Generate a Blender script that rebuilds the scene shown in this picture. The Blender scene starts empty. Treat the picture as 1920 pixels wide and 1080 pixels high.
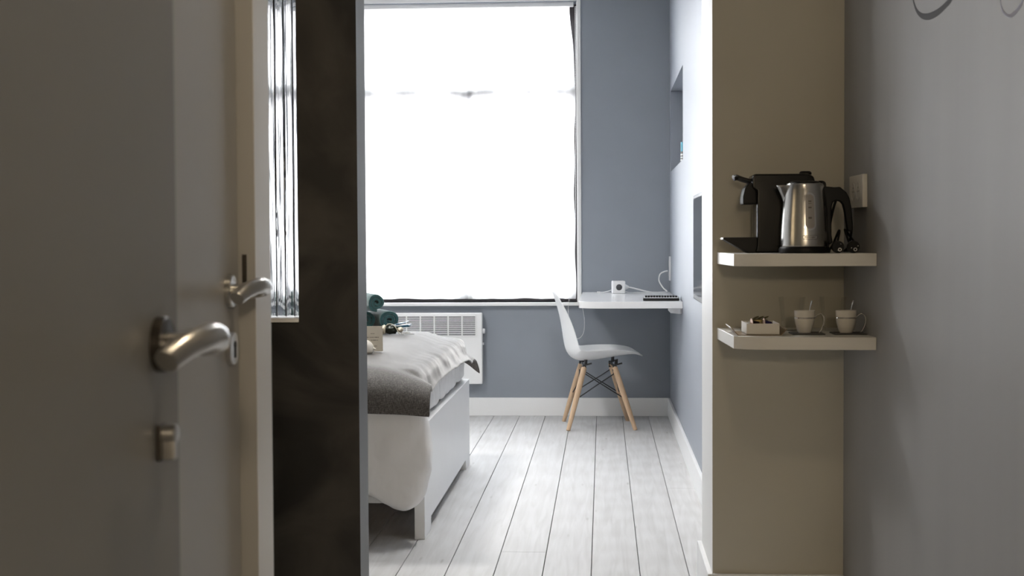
import bpy, bmesh, math, random
from mathutils import Vector, Matrix, noise
from math import sin, cos, pi, radians
random.seed(7)
C = bpy.context.scene.collection
S = bpy.context.scene

# ------------------------------------------------------------------ camera
cam = bpy.data.objects.new('camera', bpy.data.cameras.new('camera'))
C.objects.link(cam)
cam.data.sensor_width = 36.0
cam.data.lens = 50.0
cam.data.clip_start = 0.02
cam.matrix_world = (Matrix.Translation((0, 0, 1.15)) @ Matrix.Rotation(radians(3.657), 4, 'Z')
                    @ Matrix.Rotation(radians(90 - 1.910), 4, 'X') @ Matrix.Rotation(radians(-0.30), 4, 'Z'))
cam.data.dof.use_dof = True
cam.data.dof.focus_distance = 6.0
cam.data.dof.aperture_fstop = 9.0
S.camera = cam

# ------------------------------------------------------------------ world, exposure
SKY = 35.0
w = bpy.data.worlds.new('sky')
S.world = w
w.use_nodes = True
nt = w.node_tree
nt.nodes.clear()
tc = nt.nodes.new('ShaderNodeTexCoord')
sep = nt.nodes.new('ShaderNodeSeparateXYZ')
ramp = nt.nodes.new('ShaderNodeValToRGB')
ramp.color_ramp.elements[0].position = 0.46
ramp.color_ramp.elements[0].color = (0.50, 0.50, 0.52, 1)
ramp.color_ramp.elements[1].position = 0.56
ramp.color_ramp.elements[1].color = (0.93, 0.97, 1.0, 1)
mp = nt.nodes.new('ShaderNodeMapRange')
mp.inputs[1].default_value = -1
bg = nt.nodes.new('ShaderNodeBackground')
bg.inputs[1].default_value = SKY
wo = nt.nodes.new('ShaderNodeOutputWorld')
nt.links.new(tc.outputs['Generated'], sep.inputs[0])
nt.links.new(sep.outputs['Z'], mp.inputs[0])
nt.links.new(mp.outputs[0], ramp.inputs[0])
nt.links.new(ramp.outputs[0], bg.inputs[0])
nt.links.new(bg.outputs[0], wo.inputs[0])

S.view_settings.view_transform = 'Standard'
S.view_settings.look = 'None'
S.view_settings.gamma = 1.0
S.view_settings.exposure = 0.0
S.view_settings.use_curve_mapping = False
cy = S.cycles
cy.use_denoising = True
cy.max_bounces = 10
cy.diffuse_bounces = 5
cy.glossy_bounces = 4
cy.transmission_bounces = 8
cy.transparent_max_bounces = 16
cy.sample_clamp_indirect = 6.0
cy.caustics_reflective = False
cy.caustics_refractive = False

WIN = [(-1.62, -0.163), (-3.40, -1.86)]       # the two window openings along the back wall
WZ0, WZ1 = 0.745, 2.70
YB = 9.30                                     # back wall
for i, (a, b) in enumerate(WIN):              # sky portals in the window openings
    l = bpy.data.lights.new('window_portal', 'AREA')
    l.shape = 'RECTANGLE'
    l.size = b - a
    l.size_y = WZ1 - WZ0
    l.cycles.is_portal = True
    o = bpy.data.objects.new('window_portal', l)
    C.objects.link(o)
    o.location = ((a + b) / 2, YB + 0.28, (WZ0 + WZ1) / 2)
    o.rotation_euler = (radians(-90), 0, 0)    # emits towards -Y

LAMP = 40.0
HALL = 195.0
ROOM_FILL = 76.0      # unseen fill added to brighten the bedroom; LAMP is the corridor ceiling lamp
TUBE = 7.0      # mirror tubes in the side passage

# ------------------------------------------------------------------ materials
def mat(name, col, rough=0.5, metal=0.0, var=0.0, vscale=(8, 8, 8), bump=0.0, bscale=(60, 60, 60), spec=0.5,
        sheen=0.0, detail=4.0, dist=0.0, lo=0.3, hi=0.7, rvar=0.0, bdist=0.002, coat=0.0, aniso=0.0):
    m = bpy.data.materials.new(name)
    m.use_nodes = True
    n = m.node_tree.nodes
    L = m.node_tree.links
    p = n['Principled BSDF']
    p.inputs['Base Color'].default_value = (*col, 1)
    p.inputs['Roughness'].default_value = rough
    p.inputs['Metallic'].default_value = metal
    p.inputs['Specular IOR Level'].default_value = spec
    if sheen:
        p.inputs['Sheen Weight'].default_value = sheen
        p.inputs['Sheen Roughness'].default_value = 0.4
    if coat:
        p.inputs['Coat Weight'].default_value = coat
    if aniso:
        p.inputs['Anisotropic'].default_value = aniso
    t = n.new('ShaderNodeTexCoord')
    if var:
        mpn = n.new('ShaderNodeMapping')
        mpn.inputs['Scale'].default_value = vscale
        nz = n.new('ShaderNodeTexNoise')
        nz.inputs['Scale'].default_value = 1
        nz.inputs['Detail'].default_value = detail
        nz.inputs['Distortion'].default_value = dist
        r = n.new('ShaderNodeValToRGB')
        r.color_ramp.elements[0].position = lo
        r.color_ramp.elements[1].position = hi
        r.color_ramp.elements[0].color = (*[c * (1 - var) for c in col], 1)
        r.color_ramp.elements[1].color = (*[min(1, c * (1 + var)) for c in col], 1)
        L.new(t.outputs['Object'], mpn.inputs[0])
        L.new(mpn.outputs[0], nz.inputs[0])
        L.new(nz.outputs[0], r.inputs[0])
        L.new(r.outputs[0], p.inputs['Base Color'])
        if rvar:
            mr = n.new('ShaderNodeMapRange')
            mr.inputs[3].default_value = max(0, rough - rvar)
            mr.inputs[4].default_value = min(1, rough + rvar)
            L.new(nz.outputs[0], mr.inputs[0])
            L.new(mr.outputs[0], p.inputs['Roughness'])
    if bump:
        mb = n.new('ShaderNodeMapping')
        mb.inputs['Scale'].default_value = bscale
        nb = n.new('ShaderNodeTexNoise')
        nb.inputs['Scale'].default_value = 1
        nb.inputs['Detail'].default_value = 3
        b = n.new('ShaderNodeBump')
        b.inputs['Strength'].default_value = bump
        b.inputs['Distance'].default_value = bdist
        L.new(t.outputs['Object'], mb.inputs[0])
        L.new(mb.outputs[0], nb.inputs[0])
        L.new(nb.outputs[0], b.inputs['Height'])
        L.new(b.outputs[0], p.inputs['Normal'])
    return m


def emit(name, col, s):
    m = bpy.data.materials.new(name)
    m.use_nodes = True
    n = m.node_tree.nodes
    n.clear()
    e = n.new('ShaderNodeEmission')
    e.inputs[0].default_value = (*col, 1)
    e.inputs[1].default_value = s
    o = n.new('ShaderNodeOutputMaterial')
    m.node_tree.links.new(e.outputs[0], o.inputs[0])
    return m


def sheer(name, transp, transl, tint=(1, 1, 1)):
    m = bpy.data.materials.new(name)
    m.use_nodes = True
    n = m.node_tree.nodes
    L = m.node_tree.links
    n.clear()
    tr = n.new('ShaderNodeBsdfTransparent')
    tl = n.new('ShaderNodeBsdfTranslucent')
    df = n.new('ShaderNodeBsdfDiffuse')
    tl.inputs[0].default_value = (*tint, 1)
    df.inputs[0].default_value = (0.85, 0.86, 0.88, 1)
    m1 = n.new('ShaderNodeMixShader')
    m1.inputs[0].default_value = transl
    L.new(df.outputs[0], m1.inputs[1])
    L.new(tl.outputs[0], m1.inputs[2])
    m2 = n.new('ShaderNodeMixShader')
    # the weave: slightly denser and looser threads
    t = n.new('ShaderNodeTexCoord')
    mpn = n.new('ShaderNodeMapping')
    mpn.inputs['Scale'].default_value = (14, 14, 0.4)
    nz = n.new('ShaderNodeTexNoise')
    nz.inputs['Scale'].default_value = 1
    mr = n.new('ShaderNodeMapRange')
    mr.inputs[1].default_value = 0.3
    mr.inputs[2].default_value = 0.7
    mr.inputs[3].default_value = transp - 0.10
    mr.inputs[4].default_value = transp + 0.15
    L.new(t.outputs['Object'], mpn.inputs[0])
    L.new(mpn.outputs[0], nz.inputs[0])
    L.new(nz.outputs[0], mr.inputs[0])
    L.new(mr.outputs[0], m2.inputs[0])
    L.new(m1.outputs[0], m2.inputs[1])
    L.new(tr.outputs[0], m2.inputs[2])
    o = n.new('ShaderNodeOutputMaterial')
    L.new(m2.outputs[0], o.inputs[0])
    return m


def clearglass(name, gloss=1.0, tint=(1, 1, 1), fres=True):
    m = bpy.data.materials.new(name)
    m.use_nodes = True
    n = m.node_tree.nodes
    L = m.node_tree.links
    n.clear()
    tr = n.new('ShaderNodeBsdfTransparent')
    tr.inputs[0].default_value = (*tint, 1)
    gl = n.new('ShaderNodeBsdfGlossy')
    gl.inputs['Roughness'].default_value = 0.02
    mx = n.new('ShaderNodeMixShader')
    if fres:
        lw = n.new('ShaderNodeLayerWeight')
        lw.inputs[0].default_value = 0.25
        k = n.new('ShaderNodeMath')
        k.operation = 'MULTIPLY'
        k.inputs[1].default_value = gloss
        L.new(lw.outputs['Fresnel'], k.inputs[0])
        L.new(k.outputs[0], mx.inputs[0])
    else:
        mx.inputs[0].default_value = gloss
    L.new(tr.outputs[0], mx.inputs[1])
    L.new(gl.outputs[0], mx.inputs[2])
    o = n.new('ShaderNodeOutputMaterial')
    L.new(mx.outputs[0], o.inputs[0])
    return m


def refractive(name):
    m = bpy.data.materials.new(name)
    m.use_nodes = True
    n = m.node_tree.nodes
    L = m.node_tree.links
    p = n['Principled BSDF']
    p.inputs['Transmission Weight'].default_value = 1
    p.inputs['Roughness'].default_value = 0.0
    p.inputs['IOR'].default_value = 1.5
    t = n.new('ShaderNodeTexCoord')
    mb = n.new('ShaderNodeMapping')
    mb.inputs['Scale'].default_value = (70, 20, 0.55)
    nb = n.new('ShaderNodeTexNoise')
    nb.inputs['Scale'].default_value = 1
    nb.inputs['Detail'].default_value = 3
    b = n.new('ShaderNodeBump')
    b.inputs['Strength'].default_value = 0.30
    b.inputs['Distance'].default_value = 0.008
    L.new(t.outputs['Object'], mb.inputs[0])
    L.new(mb.outputs[0], nb.inputs[0])
    L.new(nb.outputs[0], b.inputs['Height'])
    L.new(b.outputs[0], p.inputs['Normal'])
    return m


def wood_floor():
    m = bpy.data.materials.new('whitewashed_boards')
    m.use_nodes = True
    n = m.node_tree.nodes
    L = m.node_tree.links
    p = n['Principled BSDF']
    p.inputs['Specular IOR Level'].default_value = 0.3
    t = n.new('ShaderNodeTexCoord')
    sp = n.new('ShaderNodeSeparateXYZ')
    L.new(t.outputs['Object'], sp.inputs[0])
    a = n.new('ShaderNodeMath'); a.operation = 'ADD'; a.inputs[1].default_value = 0.043 + 0.168 * 40
    L.new(sp.outputs['X'], a.inputs[0])
    d = n.new('ShaderNodeMath'); d.operation = 'DIVIDE'; d.inputs[1].default_value = 0.168
    L.new(a.outputs[0], d.inputs[0])
    f = n.new('ShaderNodeMath'); f.operation = 'FLOOR'
    L.new(d.outputs[0], f.inputs[0])
    wn = n.new('ShaderNodeTexWhiteNoise'); wn.noise_dimensions = '1D'
    L.new(f.outputs[0], wn.inputs['W'])
    # each board samples its own stretch of grain
    off = n.new('ShaderNodeVectorMath'); off.operation = 'SCALE'; off.inputs['Scale'].default_value = 37.0
    L.new(wn.outputs['Color'], off.inputs[0])
    ad = n.new('ShaderNodeVectorMath'); ad.operation = 'ADD'
    L.new(t.outputs['Object'], ad.inputs[0])
    L.new(off.outputs[0], ad.inputs[1])
    m1 = n.new('ShaderNodeMapping'); m1.inputs['Scale'].default_value = (38, 2.2, 1)
    L.new(ad.outputs[0], m1.inputs[0])
    grain = n.new('ShaderNodeTexNoise'); grain.inputs['Scale'].default_value = 1; grain.inputs['Detail'].default_value = 6
    grain.inputs['Distortion'].default_value = 0.8
    L.new(m1.outputs[0], grain.inputs[0])
    m2 = n.new('ShaderNodeMapping'); m2.inputs['Scale'].default_value = (7, 0.8, 1)
    L.new(ad.outputs[0], m2.inputs[0])
    ring = n.new('ShaderNodeTexWave'); ring.wave_type = 'RINGS'; ring.inputs['Scale'].default_value = 1.6
    ring.inputs['Distortion'].default_value = 5.0; ring.inputs['Detail'].default_value = 3; ring.inputs['Detail Scale'].default_value = 0.7
    L.new(m2.outputs[0], ring.inputs[0])
    m3 = n.new('ShaderNodeMapping'); m3.inputs['Scale'].default_value = (11, 2.0, 1)
    L.new(ad.outputs[0], m3.inputs[0])
    vo = n.new('ShaderNodeTexVoronoi'); vo.inputs['Scale'].default_value = 1
    L.new(m3.outputs[0], vo.inputs[0])
    knot = n.new('ShaderNodeValToRGB')
    knot.color_ramp.elements[0].position = 0.02; knot.color_ramp.elements[0].color = (0.66, 0.64, 0.62, 1)
    knot.color_ramp.elements[1].position = 0.09; knot.color_ramp.elements[1].color = (1, 1, 1, 1)
    L.new(vo.outputs['Distance'], knot.inputs[0])
    cr = n.new('ShaderNodeValToRGB')
    e = cr.color_ramp
    e.elements[0].position = 0.28; e.elements[0].color = (0.50, 0.497, 0.495, 1)
    e.elements[1].position = 0.62; e.elements[1].color = (0.60, 0.60, 0.603, 1)
    L.new(grain.outputs[0], cr.inputs[0])
    cr2 = n.new('ShaderNodeValToRGB')
    cr2.color_ramp.elements[0].color = (0.955, 0.952, 0.95, 1); cr2.color_ramp.elements[1].color = (1, 1, 1, 1)
    L.new(ring.outputs['Fac'], cr2.inputs[0])
    mx = n.new('ShaderNodeMix'); mx.data_type = 'RGBA'; mx.blend_type = 'MULTIPLY'; mx.inputs[0].default_value = 1
    L.new(cr.outputs[0], mx.inputs[6]); L.new(cr2.outputs[0], mx.inputs[7])
    mx2 = n.new('ShaderNodeMix'); mx2.data_type = 'RGBA'; mx2.blend_type = 'MULTIPLY'; mx2.inputs[0].default_value = 0.8
    L.new(mx.outputs[2], mx2.inputs[6]); L.new(knot.outputs[0], mx2.inputs[7])
    br = n.new('ShaderNodeMapRange'); br.inputs[3].default_value = 0.92; br.inputs[4].default_value = 1.03
    L.new(wn.outputs['Value'], br.inputs[0])
    mx3 = n.new('ShaderNodeMix'); mx3.data_type = 'RGBA'; mx3.blend_type = 'MULTIPLY'; mx3.inputs[0].default_value = 1
    L.new(mx2.outputs[2], mx3.inputs[6]); L.new(br.outputs[0], mx3.inputs[7])
    L.new(mx3.outputs[2], p.inputs['Base Color'])
    rr = n.new('ShaderNodeMapRange'); rr.inputs[3].default_value = 0.48; rr.inputs[4].default_value = 0.64
    L.new(grain.outputs[0], rr.inputs[0]); L.new(rr.outputs[0], p.inputs['Roughness'])
    b = n.new('ShaderNodeBump'); b.inputs['Strength'].default_value = 0.15; b.inputs['Distance'].default_value = 0.002
    L.new(grain.outputs[0], b.inputs['Height']); L.new(b.outputs[0], p.inputs['Normal'])
    return m


def woven(name, dark, light, scale=800, sheen=1.0, thr=0.63):
    m = bpy.data.materials.new(name)
    m.use_nodes = True
    n = m.node_tree.nodes
    L = m.node_tree.links
    p = n['Principled BSDF']
    p.inputs['Roughness'].default_value = 0.62
    p.inputs['Sheen Weight'].default_value = sheen
    p.inputs['Sheen Roughness'].default_value = 0.35
    t = n.new('ShaderNodeTexCoord')
    fac = []
    for sc in ((scale, scale * 0.12, scale * 0.12), (scale * 0.12, scale, scale)):
        mpn = n.new('ShaderNodeMapping'); mpn.inputs['Scale'].default_value = sc
        L.new(t.outputs['Object'], mpn.inputs[0])
        nz = n.new('ShaderNodeTexNoise'); nz.inputs['Scale'].default_value = 1; nz.inputs['Detail'].default_value = 2
        L.new(mpn.outputs[0], nz.inputs[0])
        fac.append(nz)
    mxm = n.new('ShaderNodeMath'); mxm.operation = 'MAXIMUM'
    L.new(fac[0].outputs[0], mxm.inputs[0]); L.new(fac[1].outputs[0], mxm.inputs[1])
    r = n.new('ShaderNodeValToRGB')
    r.color_ramp.elements[0].position = thr - 0.12; r.color_ramp.elements[0].color = (*dark, 1)
    r.color_ramp.elements[1].position = thr + 0.14; r.color_ramp.elements[1].color = (*light, 1)
    L.new(mxm.outputs[0], r.inputs[0]); L.new(r.outputs[0], p.inputs['Base Color'])
    b = n.new('ShaderNodeBump'); b.inputs['Strength'].default_value = 0.6; b.inputs['Distance'].default_value = 0.002
    L.new(mxm.outputs[0], b.inputs['Height']); L.new(b.outputs[0], p.inputs['Normal'])
    return m


M = dict(
    floor=wood_floor(),
    subfloor=mat('dark_gap', (0.03, 0.028, 0.027), 0.9),
    slate=mat('slate_paint', (0.250, 0.275, 0.312), 0.6, var=0.03, vscale=(3, 3, 3), bump=0.08, bscale=(220, 220, 220)),
    slate_light=mat('pale_slate_paint', (0.262, 0.285, 0.325), 0.5, var=0.02, vscale=(3, 3, 3), bump=0.06, bscale=(200, 200, 200)),
    cream=mat('nook_paint_shaded', (0.53, 0.505, 0.43), 0.6, var=0.02, vscale=(4, 4, 4), bump=0.06, bscale=(240, 240, 240)),
    jamb=mat('nook_paint_lit', (0.80, 0.80, 0.79), 0.45),
    greywall=mat('grey_paint', (0.30, 0.297, 0.295), 0.55, var=0.05, vscale=(1.5, 5, 0.5), bump=0.05, bscale=(200, 200, 200)),
    ceil=mat('ceiling_paint', (0.72, 0.72, 0.71), 0.8),
    plaster=mat('dark_polished_plaster', (0.029, 0.027, 0.0245), 0.42, var=0.6, vscale=(2.2, 2.2, 3.6), detail=10, dist=1.6, lo=0.40, hi=0.66, bump=0.3, bscale=(14, 14, 22), rvar=0.15),
    endcap=mat('grey_edge_plaster', (0.135, 0.138, 0.146), 0.5, var=0.06, vscale=(10, 10, 4)),
    white=mat('white_lacquer', (0.84, 0.845, 0.85), 0.35, var=0.01),
    whitegloss=mat('white_gloss_lacquer', (0.80, 0.805, 0.815), 0.16),
    shelf=mat('white_shelf_laminate', (0.74, 0.72, 0.67), 0.35, var=0.02, vscale=(6, 60, 60)),
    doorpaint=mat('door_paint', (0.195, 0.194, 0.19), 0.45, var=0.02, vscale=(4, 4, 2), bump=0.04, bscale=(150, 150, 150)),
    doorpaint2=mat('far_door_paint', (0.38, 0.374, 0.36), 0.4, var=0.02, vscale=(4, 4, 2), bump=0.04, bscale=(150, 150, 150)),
    trim=mat('trim_paint_lit', (0.70, 0.69, 0.665), 0.35),
    frame=mat('dark_window_frame', (0.035, 0.030, 0.034), 0.5, var=0.1, vscale=(6, 6, 30)),
    sheer=sheer('white_sheer_cloth', 0.13, 0.85),
    pane=clearglass('window_glass'),
    glass=clearglass('tumbler_glass', 0.22, (0.995, 0.995, 0.99)),
    slab=refractive('wavy_glass'),
    seam=mat('dark_joint', (0.02, 0.02, 0.022), 0.6),
    steel=mat('satin_steel', (0.60, 0.59, 0.57), 0.28, metal=1),
    darksteel=mat('dark_bronze', (0.035, 0.030, 0.026), 0.4, metal=0.6),
    brushed=mat('brushed_steel', (0.56, 0.55, 0.53), 0.24, metal=1, var=0.06, vscale=(160, 160, 2), rvar=0.06),
    chrome=mat('bright_metal', (0.78, 0.77, 0.75), 0.12, metal=1),
    black=mat('black_plastic', (0.005, 0.005, 0.005), 0.42, spec=0.2),
    blackgloss=mat('black_gloss_plastic', (0.004, 0.004, 0.004), 0.22, spec=0.2),
    blackmatt=mat('black_matt_metal', (0.014, 0.014, 0.015), 0.5),
    screen=mat('screen_glass', (0.02, 0.022, 0.026), 0.06),
    plasticwhite=mat('white_plastic', (0.76, 0.765, 0.775), 0.35),
    shell=mat('white_chair_shell', (0.84, 0.85, 0.86), 0.38),
    beech=mat('pale_beech', (0.55, 0.385, 0.25), 0.5, var=0.12, vscale=(60, 60, 5)),
    linen=mat('white_linen', (0.83, 0.82, 0.81), 0.8, var=0.03, vscale=(3, 3, 3), bump=0.7, bscale=(6.5, 6.5, 4.5), bdist=0.03, sheen=0.2),
    blanket=woven('charcoal_weave', (0.045, 0.039, 0.035), (0.26, 0.24, 0.22)),
    towel=mat('green_terry', (0.022, 0.072, 0.070), 0.95, var=0.3, vscale=(60, 60, 60), bump=1.0, bscale=(220, 220, 220), sheen=0.5),
    card=mat('cream_card', (0.64, 0.59, 0.50), 0.7),
    ink=mat('grey_ink', (0.14, 0.125, 0.11), 0.7),
    pebble=mat('cream_glaze', (0.66, 0.62, 0.55), 0.35, var=0.06, vscale=(30, 30, 30)),
    blue=mat('blue_card', (0.020, 0.085, 0.150), 0.4),
    blueedge=mat('pale_blue_edge', (0.03, 0.10, 0.16), 0.4),
    cello=mat('beige_wrap', (0.58, 0.53, 0.42), 0.25, var=0.2, vscale=(60, 60, 60)),
    olive=mat('dark_green_leaf', (0.018, 0.026, 0.016), 0.35),
    ribbon=mat('grey_ribbon', (0.22, 0.21, 0.19), 0.45),
    porcelain=mat('white_porcelain', (0.76, 0.73, 0.67), 0.18),
    coaster=mat('dark_slate', (0.035, 0.033, 0.031), 0.5),
    traybrown=mat('gold_brown_card', (0.22, 0.155, 0.085), 0.35),
    paper=mat('white_card', (0.74, 0.71, 0.65), 0.4),
    foilp=mat('purple_foil', (0.06, 0.05, 0.16), 0.25, metal=0.8),
    foilb=mat('dark_foil', (0.05, 0.035, 0.045), 0.25, metal=0.8),
    copper=mat('copper_foil', (0.75, 0.48, 0.36), 0.2, metal=1),
    gold=mat('gold_foil', (0.16, 0.125, 0.055), 0.3, metal=1),
    teal=mat('blue_cap', (0.07, 0.33, 0.46), 0.3),
    bottle=mat('dark_bottle', (0.10, 0.095, 0.09), 0.2),
    grille=mat('dark_recess', (0.10, 0.10, 0.11), 0.8),
    window_strip=mat('frosted_gauge', (0.32, 0.305, 0.29), 0.3),
    decalgrey=mat('grey_decal', (0.155, 0.162, 0.175), 0.85, spec=0.1),
    decalpale=mat('pale_lilac_decal', (0.42, 0.43, 0.52), 0.85, spec=0.1),
    lampbody=mat('lamp_white', (0.75, 0.75, 0.74), 0.4),
    warm=emit('warm_diffuser', (1.0, 0.80, 0.55), LAMP),
    warmhall=emit('warm_globe', (1.0, 0.80, 0.55), HALL),
    filldisc=emit('fill_diffuser', (1.0, 0.98, 0.95), ROOM_FILL),
    warmtube=emit('warm_tube', (1.0, 0.76, 0.46), TUBE),
)


# ------------------------------------------------------------------ mesh helpers
class MB:
    def __init__(self):
        self.bm = bmesh.new()

    def _merge(self, t):
        me = bpy.data.meshes.new('tmp')
        t.to_mesh(me)
        t.free()
        self.bm.from_mesh(me)
        bpy.data.meshes.remove(me)
        return self

    def box(self, x0, x1, y0, y1, z0, z1, b=0.0, seg=2, mi=0, rot=None, piv=None):
        t = bmesh.new()
        bmesh.ops.create_cube(t, size=1)
        for v in t.verts:
            v.co = Vector((x0 + (v.co.x + .5) * (x1 - x0), y0 + (v.co.y + .5) * (y1 - y0), z0 + (v.co.z + .5) * (z1 - z0)))
        if b > 0:
            bmesh.ops.bevel(t, geom=t.edges[:], offset=b, segments=seg, profile=0.5, affect='EDGES')
        if rot is not None:
            pv = Vector(piv) if piv else Vector(((x0 + x1) / 2, (y0 + y1) / 2, (z0 + z1) / 2))
            for v in t.verts:
                v.co = pv + rot @ (v.co - pv)
        for f in t.faces:
            f.material_index = mi
        return self._merge(t)

    def tube(self, path, r, seg=10, caps=True, flat=(1, 1), up=None, mi=0):
        pts = [Vector(p) for p in path]
        n = len(pts)
        rs = r if isinstance(r, (list, tuple)) else [r] * n
        t = bmesh.new()
        tang = []
        for i in range(n):
            a = pts[max(0, i - 1)]
            b = pts[min(n - 1, i + 1)]
            tang.append((b - a).normalized())
        u = Vector(up) if up else (Vector((0, 0, 1)) if abs(tang[0].z) < 0.9 else Vector((1, 0, 0)))
        rings = []
        for i in range(n):
            d = tang[i]
            u = (u - d * u.dot(d))
            u.normalize()
            v = d.cross(u)
            ring = []
            for k in range(seg):
                a = 2 * pi * k / seg
                ring.append(t.verts.new(pts[i] + (u * cos(a) * flat[0] + v * sin(a) * flat[1]) * rs[i]))
            rings.append(ring)
        for i in range(n - 1):
            for k in range(seg):
                t.faces.new((rings[i][k], rings[i][(k + 1) % seg], rings[i + 1][(k + 1) % seg], rings[i + 1][k]))
        if caps:
            t.faces.new(rings[0][::-1])
            t.faces.new(rings[-1])
        for f in t.faces:
            f.material_index = mi
        return self._merge(t)

    def lathe(self, prof, seg=32, c=(0, 0, 0), axis='z', caps=True, mi=0):
        t = bmesh.new()
        rings = []
        for (r, h) in prof:
            ring = []
            for k in range(seg):
                a = 2 * pi * k / seg
                p = (r * cos(a), r * sin(a), h)
                if axis == 'x':
                    p = (h, r * cos(a), r * sin(a))
                elif axis == 'y':
                    p = (r * sin(a), h, r * cos(a))
                ring.append(t.verts.new(Vector(p) + Vector(c)))
            rings.append(ring)
        for i in range(len(rings) - 1):
            for k in range(seg):
                t.faces.new((rings[i][k], rings[i][(k + 1) % seg], rings[i + 1][(k + 1) % seg], rings[i + 1][k]))
        if caps:
            if prof[0][0] > 1e-5:
                t.faces.new(rings[0][::-1])
            if prof[-1][0] > 1e-5:
                t.faces.new(rings[-1])
        bmesh.ops.remove_doubles(t, verts=t.verts[:], dist=1e-6)
        for f in t.faces:
            f.material_index = mi
        return self._merge(t)

    def prism(self, poly, a0, a1, axis='z', b=0.0, seg=2, mi=0):
        t = bmesh.new()

        def P(p, h):
            return {'z': (p[0], p[1], h), 'y': (p[0], h, p[1]), 'x': (h, p[0], p[1])}[axis]
        lo = [t.verts.new(P(p, a0)) for p in poly]
        hi = [t.verts.new(P(p, a1)) for p in poly]
        n = len(poly)
        t.faces.new(lo[::-1])
        t.faces.new(hi)
        for i in range(n):
            t.faces.new((lo[i], lo[(i + 1) % n], hi[(i + 1) % n], hi[i]))
        bmesh.ops.recalc_face_normals(t, faces=t.faces[:])
        if b > 0:
            eds = [e for e in t.edges if len(e.link_faces) == 2 and e.calc_face_angle(0) > 0.5]
            bmesh.ops.bevel(t, geom=eds, offset=b, segments=seg, profile=0.5, affect='EDGES')
        for f in t.faces:
            f.material_index = mi
        return self._merge(t)

    def grid(self, fn, nu, nv, closed_u=False, mi=0):
        t = bmesh.new()
        vs = [[t.verts.new(Vector(fn(i / nu, j / nv))) for j in range(nv + 1)] for i in range(nu + (0 if closed_u else 1))]
        m = len(vs)
        for i in range(nu):
            for j in range(nv):
                t.faces.new((vs[i][j], vs[(i + 1) % m][j], vs[(i + 1) % m][j + 1], vs[i][j + 1]))
        for f in t.faces:
            f.material_index = mi
        return self._merge(t)

    def ball(self, c, r, sx=1, sy=1, sz=1, sub=3, mi=0):
        t = bmesh.new()
        bmesh.ops.create_icosphere(t, subdivisions=sub, radius=r)
        for v in t.verts:
            v.co = Vector((v.co.x * sx + c[0], v.co.y * sy + c[1], v.co.z * sz + c[2]))
        for f in t.faces:
            f.material_index = mi
        return self._merge(t)

    def build(self, name, mats, parent=None, smooth=True, angle=35, recalc=True):
        me = bpy.data.meshes.new(name)
        if recalc:
            bmesh.ops.recalc_face_normals(self.bm, faces=self.bm.faces[:])
        for f in self.bm.faces:
            f.smooth = smooth
        self.bm.to_mesh(me)
        self.bm.free()
        for m in (mats if isinstance(mats, (list, tuple)) else [mats]):
            me.materials.append(m)
        if smooth:
            me.set_sharp_from_angle(angle=radians(angle))
        o = bpy.data.objects.new(name, me)
        C.objects.link(o)
        if parent:
            o.parent = parent
        if smooth and angle <= 35 and len(me.polygons) < 4000:
            wn = o.modifiers.new('weighted_normal', 'WEIGHTED_NORMAL')
            wn.keep_sharp = True
        return o


def thing(name, label, cat, loc=(0, 0, 0), rz=0.0, group=None):
    o = bpy.data.objects.new(name, None)
    o.empty_display_size = 0.05
    C.objects.link(o)
    o.location = loc
    o.rotation_euler = (0, 0, rz)
    o['label'] = label
    o['category'] = cat
    if group:
        o['group'] = group
    return o


def tag(o, label, cat, group=None):
    o['label'] = label
    o['category'] = cat
    if group:
        o['group'] = group
    return o


def struct(o):
    o['kind'] = 'structure'
    return o


def dup(root, loc, rz=None, label=None):
    r = root.copy()
    C.objects.link(r)
    r.location = loc
    if rz is not None:
        r.rotation_euler = (0, 0, rz)
    if label:
        r['label'] = label
    for ch in list(root.children):
        c = ch.copy()
        C.objects.link(c)
        c.parent = r
        for g in list(ch.children):
            d = g.copy()
            C.objects.link(d)
            d.parent = c
    return r


def mod(o, kind, **kw):
    m = o.modifiers.new(kind.lower(), kind)
    for k, v in kw.items():
        setattr(m, k, v)
    return m


def spline(pts, n=8):
    """Catmull-Rom through pts"""
    P = [Vector(p) for p in pts]
    out = []
    for i in range(len(P) - 1):
        p0 = P[max(0, i - 1)]; p1 = P[i]; p2 = P[i + 1]; p3 = P[min(len(P) - 1, i + 2)]
        for k in range(n):
            t = k / n
            out.append(0.5 * ((2 * p1) + (p2 - p0) * t + (2 * p0 - 5 * p1 + 4 * p2 - p3) * t * t + (3 * p1 - p0 - 3 * p2 + p3) * t ** 3))
    out.append(P[-1])
    return out


def sstep(a, b, x):
    t = max(0, min(1, (x - a) / (b - a)))
    return t * t * (3 - 2 * t)


# ------------------------------------------------------------------ the setting
ZC = 2.92
XR = 0.436            # bedroom right wall
XL = -3.90            # bedroom left wall
YN = 4.40             # face of the wall block beside the shelves


def wr(y):            # corridor right wall
    return 0.735 + 0.034 * (4.40 - y)


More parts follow.
